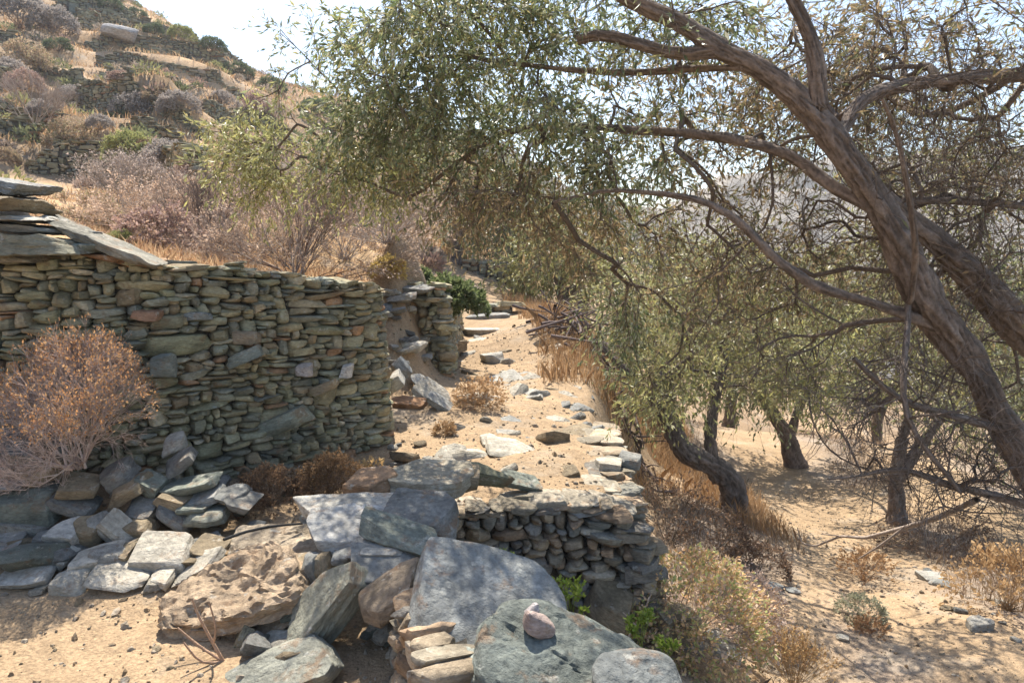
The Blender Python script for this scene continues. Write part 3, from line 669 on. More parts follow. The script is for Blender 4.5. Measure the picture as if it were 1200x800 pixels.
# foreground slabs
rock('broad flat slate-grey slab tilted toward the camera on the foreground wall', 572, 712, 2.45, 200, .56, .07, (0.225, 0.232, 0.22), roll=15, tilt=24, sub=5, rough=0.022, strata=0.02, name='stone_slab', cat='slab', facets=6, p=9, jit=.10)
rock('lumpy blue-green boulder with pale streaks at the bottom edge', 672, 794, 2.05, 300, .46, .2, (0.15, 0.165, 0.145), roll=17, tilt=12, sub=5, rough=0.045, strata=0.03, name='boulder', cat='boulder', p=4)
rock('smooth grey rock cut off by the bottom edge beside the blue-green boulder', 748, 830, 1.8, 130, .4, .13, (0.19, 0.20, 0.19), roll=12, tilt=12, sub=5, rough=0.04, name='boulder', cat='boulder', p=2.6)
rock('pinkish white cobble with rusty underside sitting on the blue-green boulder', 632, 725, 2.08, 44, .085, .062, (0.40, 0.31, 0.27), roll=14, yaw=20, sub=3, rough=0.05, strata=0, name='cobble', cat='stone', p=3, jit=.3)
rock('little white quartz chip perched on the pinkish cobble', 624, 708, 2.1, 20, .04, .03, (0.5, 0.45, 0.43), roll=-10, yaw=30, sub=2, rough=0.05, strata=0, name='cobble', cat='stone', p=3, jit=.3)
rock('pale green-grey angular rock below the slate slab, bottom edge', 545, 795, 2.12, 80, .25, .12, (0.36, 0.39, 0.34), roll=-24, tilt=14, name='stone', rough=0.03)
# path stones
path = [
 ('pale block on the brink of the retaining wall, right side of the path', 712, 547, 5.0, 36, .2, .11, PL, 6, 4),
 ('thin dark slab behind the pale block at the brink of the path', 708, 533, 5.4, 50, .25, .04, SG, 0, 6),
 ('grey stone right of the pale block on the wall brink', 738, 540, 5.1, 28, .2, .08, GY, 8, 6),
 ('long curved ledge of pale rock in the middle of the path', 600, 527, 5.3, 66, .35, .07, PL, 10, 8),
 ('smaller ledge stone left of the long curved ledge', 578, 518, 5.5, 34, .25, .06, PL, 20, 8),
 ('squared pale block standing alone up the path', 578, 421, 9.0, 30, .25, .16, LG, 0, 2),
 ('orange-brown slab fallen at the end of the short wall', 478, 474, 6.4, 46, .25, .09, RS, 10, 10),
 ('pale slab leaning at the foot of the short wall, upper one', 498, 452, 6.9, 46, .3, .05, LG, 38, 25),
 ('pale slab leaning at the foot of the short wall, lower one', 508, 462, 6.6, 52, .3, .05, PL, 34, 22),
 ('grey slab leaning at the foot of the short wall, rightmost', 520, 474, 6.4, 50, .22, .05, GY, 32, 18),
 ('pale chunk against the end of the big wall', 462, 448, 6.1, 26, .2, .12, LG, -40, 10),
 ('grey chunk under the collapsed bank by the big wall end', 470, 432, 6.6, 26, .2, .14, GY, 50, 10),
 ('wide pale step stone across the path, nearest one', 568, 402, 10.2, 44, .3, .1, PL, 0, 4),
 ('wide pale step stone across the path, middle one', 566, 388, 11.3, 46, .3, .1, LG, 2, 4),
 ('wide grey ledge stone across the path, farthest one', 572, 371, 13.0, 52, .35, .12, GY, -2, 4),
 ('pale block half way up the collapsed bank', 484, 405, 7.3, 28, .25, .1, PL, 5, 5),
 ('flat stone at the top of the collapsed bank', 470, 348, 7.7, 40, .3, .06, LG, -8, 8),
 ('second flat stone at the top of the collapsed bank', 492, 338, 7.9, 36, .3, .06, GY, 4, 8),
]
for lb, u, v, y, w_, d, t, c, ro, ti in path:
    rock(lb, u, v, y, w_, d, t, c, roll=ro, tilt=ti, yaw=rng.uniform(-20, 20), grp='path', rough=0.02)
scatter_rocks('pale flat stone bedded in the path surface', 'flat stones bedded in the upper path', 44, (500, 385, 720, 560), 0.0, 0.25, [PL, LG, PL, TN], lift=-0.28)
scatter_rocks('large flat grey stone paving the shady bend of the path', 'paving stones at the bend of the path', 22, (575, 430, 695, 525), 0.0, 0.34, [LG, GY, PL], lift=-0.42)
scatter_rocks('angular stone tumbled on the collapsed bank beside the short wall', 'stones on the collapsed bank', 34, (442, 345, 505, 445), 0.03, 0.17, [LG, GY, PL, TN, BG])
scatter_rocks('small stone scattered along the foot of the big wall end', 'small stones by the wall end', 8, (455, 520, 520, 560), 0.0, 0.09, [PL, TN, GY])
low = [
 ('squared tan block at the foot of the retaining wall corner', 788, 727, 4.05, 66, .28, .16, (0.30, 0.25, 0.17), 6, 10),
 ('shaded brown boulder at the foot of the retaining wall, left of the corner', 712, 712, 4.0, 56, .3, .2, TN, 22, 8),
 ('pale angular stone below the tan block, left one', 836, 752, 4.2, 30, .2, .1, LG, 26, 10),
 ('pale angular stone below the tan block, right one', 855, 764, 4.2, 28, .18, .09, PL, 30, 10),
 ('small dark stone in front of the pale angular stones', 810, 762, 4.1, 32, .15, .06, GY, 5, 5),
 ('flat dark stone on the edge of the tree shade', 906, 692, 5.9, 26, .12, .05, GY, 4, 5),
 ('smaller flat stone right of the dark one on the shade edge', 928, 695, 5.9, 18, .1, .03, GY, 4, 5),
 ('pale bean-shaped stone on the sunny ground', 989, 725, 5.1, 16, .07, .03, PL, 10, 5),
 ('pale slab by the broken path edge at right', 1092, 680, 6.6, 34, .2, .05, LG, 6, 8),
 ('grey slab below the pale slab at the path edge', 1104, 692, 6.4, 28, .18, .05, GY, 10, 8),
]
for lb, u, v, y, w_, d, t, c, ro, ti in low:
    rock(lb, u, v, y, w_, d, t, c, roll=ro, tilt=ti, yaw=rng.uniform(-20, 20), grp='low', rough=0.025, drop=(u > 800))
scatter_rocks('small stone in the shaded gully at the lower right', 'small stones in the lower right shade', 12, (1080, 670, 1200, 760), 0.0, 0.1, [GY, LG, TN])
g_ = ground_hit(138, 42, 20)
if g_ is not None:
    o = rock('pale bare rock slab jutting from the hillside near the skyline', 138, 38, g_[1] - 0.5, 40, 2.2, 0.75, (0.40, 0.38, 0.36), roll=10, jit=.3, facets=12, name='rock_outcrop', cat='rock', rough=0.02)

# let the two cobbles come to rest on the boulder below them
bpy.context.view_layer.update()
rest = [o for o in COL.objects if o.name.startswith('boulder') and 'blue-green' in o['label']][0]
from mathutils import Vector
cob = [o for o in COL.objects if o.name.startswith('cobble')]
def drop_on(o, base, gap):
    mi = base.matrix_world.inverted(); p0 = mi @ (o.location + Vector((0, 0, 1))); d0 = (mi.to_3x3() @ Vector((0, 0, -1))).normalized()
    ok, hit, _, _ = base.ray_cast(p0, d0)
    if ok: o.location.z = (base.matrix_world @ hit).z + gap
    bpy.context.view_layer.update()
drop_on(cob[0], rest, 0.017); drop_on(cob[1], cob[0], 0.014)
# gravel
n = 16000
gxy = np.c_[rng.uniform(-3, 5.5, n), 1.6 + 9 * rng.random(n) ** 1.3]; gz = height(gxy)
D0, F0 = ICO[0]; sc = np.clip(rng.lognormal(math.log(0.006), 0.55, n), 0.002, 0.03)
V = D0[None] * (sc[:, None, None] * (0.6 + 0.8 * rng.random((n, 1, 3)))) * (1 + 0.25 * rng.normal(size=(n, 12, 1))) + np.c_[gxy, gz + 0.001][:, None]
G = Geo(); G.add(V, (np.arange(n)[:, None, None] * 12 + F0[None]).reshape(-1, 3), np.repeat(np.array([(0.42, 0.35, 0.26), TN, (0.36, 0.27, 0.17), (0.30, 0.25, 0.19)])[rng.integers(0, 4, n)], 12, axis=0))
tag(G.build('gravel', M_STONE, smooth=False), 'loose gravel and small chips strewn over the dry ground', 'gravel', kind='stuff')

# ------------------------------------------------------------ olive trees
def smooth_path(pts, step):
    pts = np.asarray(pts, float); seg = np.linalg.norm(np.diff(pts[:, :3], axis=0), axis=1); cs = np.r_[0, np.cumsum(seg)]
    s = np.arange(0, cs[-1] + step * 0.5, step)
    out = np.stack([np.interp(s, cs, pts[:, k]) for k in range(pts.shape[1])], -1)
    for _ in range(1):
        if len(out) > 3: out[1:-1] = (out[:-2] + 2 * out[1:-1] + out[2:]) / 4
    return out
OLIVE = np.array([(0.10, 0.125, 0.055), (0.135, 0.155, 0.075), (0.17, 0.175, 0.085), (0.24, 0.25, 0.17), (0.21, 0.19, 0.085), (0.08, 0.10, 0.05)])
YELL = np.array([(0.25, 0.24, 0.09), (0.30, 0.27, 0.11), (0.20, 0.21, 0.09), (0.33, 0.29, 0.15), (0.17, 0.17, 0.07)])
DRYL = np.array([(0.30, 0.22, 0.12), (0.25, 0.19, 0.10), (0.22, 0.20, 0.09), (0.36, 0.27, 0.16), (0.16, 0.17, 0.08)])
OLIVE, YELL, DRYL = OLIVE * 1.8, YELL * 1.55, DRYL * 1.2
PALS = {'g': OLIVE, 'y': YELL, 'd': DRYL}
def olive(label, limbs, blobs, step=0.12, twig=0.2, leaf=0.055, lw=0.0075, r_tip=0.0032, bark=(0.19, 0.15, 0.12), limb_sides=12, group=None, droop=0.5, twigs_per=7, limb_k=1.0, seed=1, leaf_per=10, name='olive_tree', trunk_idx=(0,)):
    """limbs: list of [(x,y,z,r),...], the first is the trunk; blobs: (centre, radii, tips, leafiness, palette)"""
    global rng
    keep = rng; rng = np.random.default_rng(seed)
    pos = []; par = []; fixed = []; limb_ranges = []
    for L in limbs:
        S = smooth_path(L, step); S[:, 3] *= limb_k; S[:, :3] += 0.012 * fbm(S[:, :3] * 2.3 + seed, 2)[:, None]
        a = len(pos)
        if pos:
            PP = np.array(pos); j = int(np.argmin(((PP - S[0, :3]) ** 2).sum(1))); 
            S = np.vstack([np.r_[PP[j], S[0, 3]], S])[1:] if np.linalg.norm(PP[j] - S[0, :3]) < 1e-3 else S
        else: j = -1
        for k, r in enumerate(S):
            pos.append(r[:3]); par.append(j if k == 0 else len(pos) - 2); fixed.append(r[3])
        limb_ranges.append((a, len(pos), j))
    nl = len(pos)
    tips = []; 
    for c, rad, nt_, lf, pl in blobs:
        d = rdir(nt_); rr = rng.random((nt_, 1)) ** 0.45
        for p in np.asarray(c) + d * rr * np.asarray(rad): tips.append((p, lf, pl))
    T = np.array([t[0] for t in tips]); PP = np.array(pos)
    d0 = np.array([((PP - t) ** 2).sum(1).min() for t in T]); order = np.argsort(d0)
    cap = nl + 60 * len(tips); A = np.zeros((cap, 3)); A[:nl] = PP; cnt = nl; par = par + [0] * (cap - nl); leafy = {}; ends = []
    for ti in order:
        t, lf, pl = tips[ti]
        d = ((A[:cnt] - t) ** 2).sum(1)
        if nl > 3: d[:1] += 0.5
        j = int(np.argmin(d)); dist = math.sqrt(d[j]); m = max(2, int(dist / step))
        m = min(m, 55)
        gp = A[par[j]] if par[j] >= 0 else A[j] - [0, 0, 1]; pd = unit(A[j] - gp)
        b1 = A[j] + pd * dist * 0.35 + rdir(1)[0] * dist * 0.15 + np.array([0, 0, 0.12 * dist])
        prev = j; tt = np.linspace(0, 1, m + 1)[1:]
        for x in tt:
            p = (1 - x) ** 2 * A[j] + 2 * x * (1 - x) * b1 + x * x * t + rng.normal(size=3) * step * 0.09
            A[cnt] = p; par[cnt] = prev; prev = cnt
            leafy[cnt] = (lf, pl, x); cnt += 1
        ends.append(prev)
    A = A[:cnt]; par = np.array(par[:cnt])
    kc = np.zeros(cnt)
    np.add.at(kc, par[nl:], 1)
    for _ in range(10):
        ks_ = np.zeros((cnt, 3)); np.add.at(ks_, par[nl:], A[nl:]); m_ = (kc > 0) & (np.arange(cnt) >= nl)
        B_ = A.copy(); B_[m_] = 0.4 * A[m_] + 0.3 * A[par[m_]] + 0.3 * ks_[m_] / kc[m_][:, None]; A = B_
    w_ = np.zeros(cnt)
    kids = [[] for _ in range(cnt)]
    for i_ in range(cnt):
        if par[i_] >= 0: kids[par[i_]].append(i_)
    for i_ in range(cnt - 1, -1, -1):
        if not kids[i_]: w_[i_] = 1
        if par[i_] >= 0 and i_ >= nl: w_[par[i_]] += w_[i_]
    R = r_tip * np.maximum(w_, 1) ** 0.5
    R = np.where(np.arange(cnt) < nl, 0, R); 
    base = np.array(A[0]); root = empty(name, base, label, 'tree', group)
    # limbs
    for k, (a, b, j) in enumerate(limb_ranges):
        G = Geo(); pts = A[a:b]; rad = np.array(fixed[a:b])
        if j >= 0: pts = np.vstack([A[j], pts]); rad = np.r_[rad[0], rad]
        if k in trunk_idx and k == 0:
            hgt = pts[:, 2] - pts[0, 2]; rad = rad * (1 + 0.55 * np.exp(-np.maximum(hgt, 0) / 0.12))
        pr = np.c_[pts, rad]; fine = np.linalg.norm(np.diff(pts, axis=0), axis=1).sum() / max(rad.mean() * 0.22, 0.010)
        ii = np.linspace(0, len(pr) - 1, int(np.clip(fine, len(pr), 420))); pr = np.stack([np.interp(ii, np.arange(len(pr)), pr[:, c_]) for c_ in range(4)], -1)
        V, Fk = tube(pr[:, :3], pr[:, 3], 44 if rad.mean() > 0.03 else 14, gnarl=0.46)
        n1 = fbm(V * np.array([14, 14, 5.0]), 4)[:, None]
        G.add(V - base, Fk, np.clip(np.array(bark) * 1.12 * tube.tone * (1 + 0.2 * n1), 0.03, 0.6))
        G.build('trunk' if k in trunk_idx else 'limb', M_BARK, root)
    # grown branches, one tube per chain
    G = Geo(); main = {}
    for i_ in range(cnt):
        ks = [c for c in kids[i_] if c >= nl]
        if ks: main[i_] = max(ks, key=lambda c: w_[c])
    for i_ in range(nl, cnt):
        p_ = par[i_]
        if p_ >= nl and main.get(p_) == i_: continue
        ch = [p_, i_]; 
        while ch[-1] in main: ch.append(main[ch[-1]])
        pts = A[ch]; rr = R[ch]; rr[0] = rr[1]; rr = np.maximum(rr, r_tip * 0.7)
        V, Fk = tube(pts, rr, 5 if rr[0] > r_tip * 3 else 3)
        G.add(V - base, Fk, np.array(bark) * rng.uniform(0.8, 1.25))
    br = G
    # twigs and leaves
    idx = np.array([i_ for i_ in range(nl, cnt) if leafy[i_][2] > 0.3 and w_[i_] < 9]); 
    lf = np.array([leafy[i_][0] for i_ in idx]); plk = np.array([leafy[i_][1] for i_ in idx])
    dirs = unit(A[idx] - A[par[idx]])
    k = rng.poisson(twigs_per / 7.0 * 1.6, len(idx)); k[np.isin(idx, ends)] += 4
    k = np.where(lf < 0.1, (k * 0.6).astype(int), k)
    rep = np.repeat(np.arange(len(idx)), k); n = len(rep)
    O = A[idx][rep] + rng.normal(size=(n, 3)) * 0.01; D = unit(dirs[rep] * 0.7 + rdir(n) * 0.85 + np.array([0, 0, -droop * 0.3]))
    L = twig * rng.uniform(0.5, 1.5, n) * np.where(lf[rep] < 0.1, 1.0, np.where(lf[rep] < 0.3, 1.4, 1.0))
    V, Fk, pts = tubes3(O, D, L, r_tip * np.where(lf[rep] < 0.1, 0.62, 0.42), sag=droop * np.where(lf[rep] < 0.1, 0.3, 0.8), seg=3, wob=0.09)
    br.add(V - base, Fk, np.repeat((np.array(bark) * 1.15)[None] * rng.uniform(0.7, 1.4, (n, 1)), 12, axis=0))
    br.build('branches', M_BARK, root)
    lfn = lf[rep]; m = rng.poisson(leaf_per * lfn); r2 = np.repeat(np.arange(n), m); N = len(r2)
    if N:
        t = 0.15 + 0.85 * rng.random(N); f3 = t * 3; i0 = np.clip(f3.astype(int), 0, 2); fr = (f3 - i0)[:, None]
        O2 = pts[r2, i0] * (1 - fr) + pts[r2, i0 + 1] * fr; tg = unit(pts[r2, i0 + 1] - pts[r2, i0])
        D2 = unit(tg * 1.1 + rdir(N) * 0.62); N2 = rdir(N)
        Cc = np.empty((N, 3)); pk = plk[rep][r2]
        shade = rng.uniform(0.75, 1.3, (N, 1)) * (1 + 0.25 * fbm(O2 * 2.2, 2))[:, None]
        for key, pp in PALS.items():
            mm = pk == key
            if mm.any(): Cc[mm] = pp[rng.integers(0, len(pp), mm.sum())]
        V, Fk, Cv = leaves(O2 - base, D2, N2, leaf * rng.uniform(0.45, 1.3, N), lw * rng.uniform(0.7, 1.3, N), np.clip(Cc * shade, 0.02, 0.5))
        Gl = Geo(); Gl.add(V, Fk, Cv); Gl.build('crown', M_LEAF, root, smooth=False)
    rng = keep
    print(label[:40], 'tips', len(tips), 'nodes', cnt, 'twigs', n, 'leaves', N)
    return root
def LP(*l): return [(*P(u, v, y), r) for u, v, y, r in l]
def BP(u, v, y, ru, rv, rd, n, lf, pl):
    return (P(u, v, y), (ru * y / FPX, rd, rv * y / FPX), n, lf, pl)
gb = ground_hit(1199, 790); 
base_xy = (2.95, 3.5); bz = H1(*base_xy)
olive('great leaning olive arching in from the right over the path',
      [[(2.95, 3.5, bz - 0.1, 0.15)] + LP((1330, 690, 3.5, .11), (1235, 585, 3.5, .092), (1185, 510, 3.5, .082), (1140, 425, 3.5, .08), (1080, 340, 3.5, .078), (1050, 275, 3.5, .085), (1010, 205, 3.5, .072), (965, 145, 3.52, .066), (930, 108, 3.55, .063), (880, 72, 3.6, .052), (840, 62, 3.65, .052), (795, 26, 3.7, .042), (745, 2, 3.8, .038), (690, -30, 3.9, .03)),
       [(2.95, 3.6, bz, 0.15)] + LP((1330, 520, 3.8, .11), (1250, 430, 3.8, .095), (1190, 376, 3.78, .085), (1130, 312, 3.75, .078), (1085, 272, 3.7, .066), (1035, 232, 3.6, .05)),
       LP((960, 125, 3.52, .045), (958, 80, 3.5, .04), (948, 40, 3.5, .038), (925, -5, 3.5, .034), (905, -50, 3.5, .03)),
       LP((835, 62, 3.65, .04), (800, 68, 3.7, .038), (765, 58, 3.75, .036), (730, 45, 3.8, .032), (700, 38, 3.85, .03), (670, 50, 3.95, .022)),
       LP((870, 80, 3.6, .022), (820, 82, 3.8, .02), (760, 84, 4.0, .019), (710, 86, 4.1, .018), (660, 82, 4.2, .017), (600, 74, 4.4, .015), (540, 66, 4.5, .013), (500, 68, 4.6, .01)),
       LP((1125, 400, 3.5, .03), (1070, 372, 3.5, .028), (1010, 352, 3.5, .028), (950, 338, 3.5, .027), (912, 305, 3.5, .025), (870, 262, 3.5, .022), (825, 235, 3.55, .02), (770, 226, 3.7, .016), (700, 222, 3.9, .012), (640, 240, 4.1, .009)),
       LP((1025, 245, 3.5, .035), (975, 218, 3.6, .032), (930, 180, 3.7, .03), (880, 165, 3.8, .028), (820, 158, 4.0, .027), (740, 152, 4.2, .026), (660, 148, 4.4, .024), (590, 155, 4.6, .022), (530, 195, 4.8, .018), (480, 235, 5.0, .014), (430, 212, 5.2, .01), (370, 196, 5.4, .007)),
       LP((985, 160, 3.52, .03), (1010, 112, 3.7, .034), (1070, 98, 3.8, .036), (1130, 92, 3.9, .036), (1200, 85, 4.0, .036)),
       LP((1060, 235, 3.9, .02), (1110, 236, 4.0, .022), (1200, 243, 4.1, .024)),
       LP((1175, 500, 3.5, .02), (1120, 485, 3.4, .02), (1060, 470, 3.3, .019), (1030, 450, 3.3, .016), (1000, 420, 3.3, .012)),
       LP((1210, 590, 3.4, .024), (1150, 575, 3.3, .022), (1100, 568, 3.2, .02), (1050, 545, 3.2, .014), (1010, 560, 3.2, .009), (970, 560, 3.2, .005)),
       LP((1065, 355, 3.45, .014), (1058, 440, 3.2, .016), (1062, 490, 3.15, .013), (1100, 545, 3.1, .012), (1125, 580, 3.1, .010)),
       LP((1068, 350, 3.4, .016), (1075, 290, 3.2, .015), (1065, 220, 3.1, .013), (1050, 150, 3.05, .01), (1030, 110, 3.0, .007)),
       LP((480, 235, 5.0, .012), (440, 170, 5.2, .01), (400, 110, 5.4, .008), (350, 60, 5.6, .005)),
       LP((600, 74, 4.4, .012), (560, 20, 4.4, .01), (500, -20, 4.4, .008)),
       ],
      [BP(480, 60, 4.6, 85, 75, .5, 80, 1.1, 'g'), BP(600, 20, 4.3, 130, 55, .6, 90, 1.0, 'g'), BP(560, 130, 4.6, 130, 60, .5, 85, 1.0, 'g'),
       BP(440, 160, 5.0, 60, 60, .4, 60, 1.05, 'g'), BP(700, 160, 4.2, 110, 55, .5, 60, 0.9, 'g'), BP(770, 30, 4.0, 120, 45, .5, 60, 0.55, 'g'),
       BP(325, 175, 5.6, 82, 62, .4, 85, 0.95, 'y'), BP(425, 200, 5.3, 70, 38, .4, 50, 0.85, 'y'), BP(345, 55, 5.6, 42, 38, .25, 12, 0.6, 'g'),
       BP(600, 215, 4.8, 130, 45, .6, 100, 0.45, 'd'), BP(700, 270, 4.8, 100, 60, .6, 80, 0.4, 'd'), BP(540, 240, 5.2, 50, 35, .4, 26, .3, 'd'),
       BP(740, 365, 4.8, 45, 50, .4, 26, 0.9, 'g'), BP(770, 440, 4.9, 50, 45, .4, 20, 0.5, 'y'),
       BP(830, 300, 4.7, 110, 90, .6, 60, 0.3, 'd'), BP(850, 130, 4.5, 170, 100, .7, 200, 0.36, 'd'), BP(1020, 60, 4.4, 170, 80, .7, 200, 0.32, 'd'), BP(1000, 200, 3.9, 190, 150, .6, 130, 0.02, 'd'), BP(1130, 330, 3.8, 110, 130, .5, 150, 0.02, 'd'), BP(1060, 120, 3.9, 160, 110, .5, 110, 0.04, 'd'), BP(900, 400, 4.2, 110, 70, .5, 50, 0.03, 'd'), BP(860, 290, 4.3, 130, 110, .5, 70, 0.03, 'd'), BP(620, 240, 4.6, 130, 60, .5, 50, .03, 'd'),
       BP(1130, 150, 4.3, 120, 120, .7, 200, 0.2, 'd'), (np.array([3.4, 7.0, 2.9]), (1.6, 1.0, .7), 110, .6, 'y'), BP(1120, 290, 4.3, 110, 90, .6, 130, 0.22, 'd'), BP(950, 300, 4.6, 110, 80, .5, 90, 0.3, 'd'),
       BP(1080, 470, 3.3, 100, 90, .4, 110, 0.0, 'd'), BP(1130, 560, 3.2, 110, 55, .35, 80, 0.0, 'd'), BP(1000, 500, 3.4, 60, 60, .4, 30, 0.02, 'd'), BP(950, 430, 4.2, 100, 60, .5, 35, 0.3, 'y'), BP(1150, 420, 4.6, 70, 90, .4, 40, .3, 'y'),
       (np.array([2.6, 2.9, 4.3]), (1.2, .8, .6), 40, .7, 'g'), (np.array([1.0, 3.6, 4.4]), (1.2, .7, .4), 30, .7, 'g')],
      step=0.1, twig=0.21, leaf=0.052, lw=0.0068, r_tip=0.0032, seed=3, twigs_per=8, leaf_per=10, limb_k=0.88)

def small_olive(label, u, v, trunk, blobs, group='olive trees on the lower ground', **kw):
    g_ = ground_hit(u, v); y = g_[1]
    L0 = [(g_[0], g_[1], g_[2] - 0.12, trunk[0][3])] + LP(*[(a, b, y + dy_, r) for a, b, dy_, r in trunk[1:]])
    extra = kw.pop('extra', [])
    limbs = [L0] + [LP(*[(a, b, y + dy_, r) for a, b, dy_, r in e]) for e in extra]
    bl = [BP(a, b, y + dy_, ru, rv, rd, n_, lf, pl) for a, b, dy_, ru, rv, rd, n_, lf, pl in blobs]
    return olive(label, limbs, bl, group=group, **kw)
small_olive('olive with a dark twisted elbow trunk just beyond the retaining wall', 858, 602,
      [(860, 598, 0, .15), (862, 572, 0, .145), (843, 548, 0, .14), (815, 538, 0, .135), (795, 524, 0, .12), (790, 500, 0, .10), (775, 470, 0, .08), (770, 430, .2, .05)],
      [(775, 440, 0, 70, 50, 1.0, 45, 0.8, 'y'), (735, 350, .3, 50, 50, 1.0, 20, 0.5, 'y'), (830, 400, .2, 90, 80, 1.0, 70, 0.75, 'y'), (850, 350, -1.6, 110, 70, .9, 60, .6, 'y'), (960, 330, -1.8, 100, 60, .8, 40, .6, 'y'), (900, 430, 0, 70, 55, .8, 35, .7, 'y'), (800, 300, .5, 120, 70, 1.2, 40, .5, 'y')],
      extra=[[(832, 540, 0, .08), (832, 510, 0, .07), (838, 470, .2, .055), (850, 420, .4, .04)], [(788, 500, 0, .06), (740, 440, 0, .04), (700, 400, .2, .03)]],
      step=0.13, twig=0.36, leaf=0.075, lw=0.012, r_tip=0.005, seed=21, bark=(0.16, 0.13, 0.11))
small_olive('straighter small olive with flared base standing farther down the slope', 934, 547,
      [(934, 547, 0, .15), (928, 520, 0, .13), (915, 497, 0, .11), (900, 478, 0, .08), (880, 440, .2, .05)],
      [(900, 420, 0, 110, 60, 1.4, 70, .8, 'g'), (960, 360, .4, 110, 70, 1.4, 80, .7, 'y'), (860, 340, .8, 90, 60, 1.4, 50, .7, 'y'), (970, 450, 0, 60, 40, 1, 24, .8, 'g'), (1000, 370, -2.2, 110, 60, 1.0, 60, .7, 'y')],
      extra=[[(926, 510, 0, .08), (935, 480, 0, .06), (955, 430, .3, .045)]],
      step=0.28, twig=0.45, leaf=0.09, lw=0.015, r_tip=0.006, seed=22, bark=(0.20, 0.15, 0.12))
small_olive('olive with a short thick trunk half hidden behind bare twigs at right', 1052, 612,
      [(1052, 612, 0, .10), (1050, 585, 0, .10), (1048, 560, 0, .09), (1055, 520, 0, .06), (1070, 470, .2, .05)],
      [(1080, 420, 0, 110, 70, 1.2, 70, .75, 'y'), (1160, 360, .3, 90, 90, 1.2, 60, .7, 'y'), (1020, 340, .5, 90, 70, 1.2, 50, .6, 'y'), (1180, 480, 0, 60, 60, 1, 40, .8, 'g'), (1120, 220, .5, 120, 80, 1.3, 60, .5, 'y')],
      extra=[[(1050, 560, 0, .08), (1080, 520, 0, .06), (1130, 450, .2, .045), (1160, 380, .3, .035)]],
      step=0.25, twig=0.42, leaf=0.085, lw=0.014, r_tip=0.0055, seed=23)
def back_olive(label, x, y, hgt, rad, nt_, pl, seed, lf=0.65, dz=0.0):
    z = H1(x, y); k = y / 16
    olive(label, [[(x, y, z - 0.2, .16), (x + .1, y, z + hgt * .25, .13), (x - .1, y, z + hgt * .5, .08)], [(x + .1, y, z + hgt * .25, .09), (x + .6, y, z + hgt * .5, .06)]],
          [((x, y, z + hgt * .68), (rad, rad, hgt * .36), nt_, lf, pl), ((x + rad * .6, y, z + hgt * .5), (rad * .6, rad * .6, hgt * .3), nt_ // 2, lf, pl), ((x - rad * .6, y, z + hgt * .5), (rad * .6, rad * .6, hgt * .28), nt_ // 2, lf, pl)],
          step=0.35, twig=0.5 * max(1, k * .8), leaf=0.10 * max(1, k * .8), lw=0.018 * max(1, k * .8), r_tip=0.007, seed=seed, limb_sides=8, twigs_per=6, leaf_per=12, group='olive trees in the background')
back_olive('dark olive standing over the far end of the path', -1.35, 17.8, 4.2, 1.5, 80, 'g', 31, lf=.9)
back_olive('low bushy olive closing the view at the end of the path', -0.1, 18.6, 2.8, 1.3, 90, 'g', 38, lf=1.0)
back_olive('rounded young olive on the right side of the path end', 1.0, 15.2, 2.2, 1.0, 70, 'y', 39, lf=1.0)
back_olive('pale grey-green olive right of the far end of the path', 1.6, 17.5, 3.6, 1.9, 120, 'g', 32)
back_olive('olive on the bank behind the heap of dead branches', 2.6, 12.5, 3.0, 1.5, 100, 'y', 33)
back_olive('background olive behind the elbow-trunk olive', 5.5, 18.5, 5.0, 2.4, 130, 'y', 34)
back_olive('background olive behind the straighter small olive', 9.5, 19, 6.0, 2.8, 140, 'y', 35)
back_olive('background olive at the far right behind the great leaning tree', 11.5, 14.5, 6.2, 2.6, 140, 'y', 36)
back_olive('background olive at the right edge behind bare twigs', 8.2, 10.5, 4.6, 1.8, 110, 'g', 37)

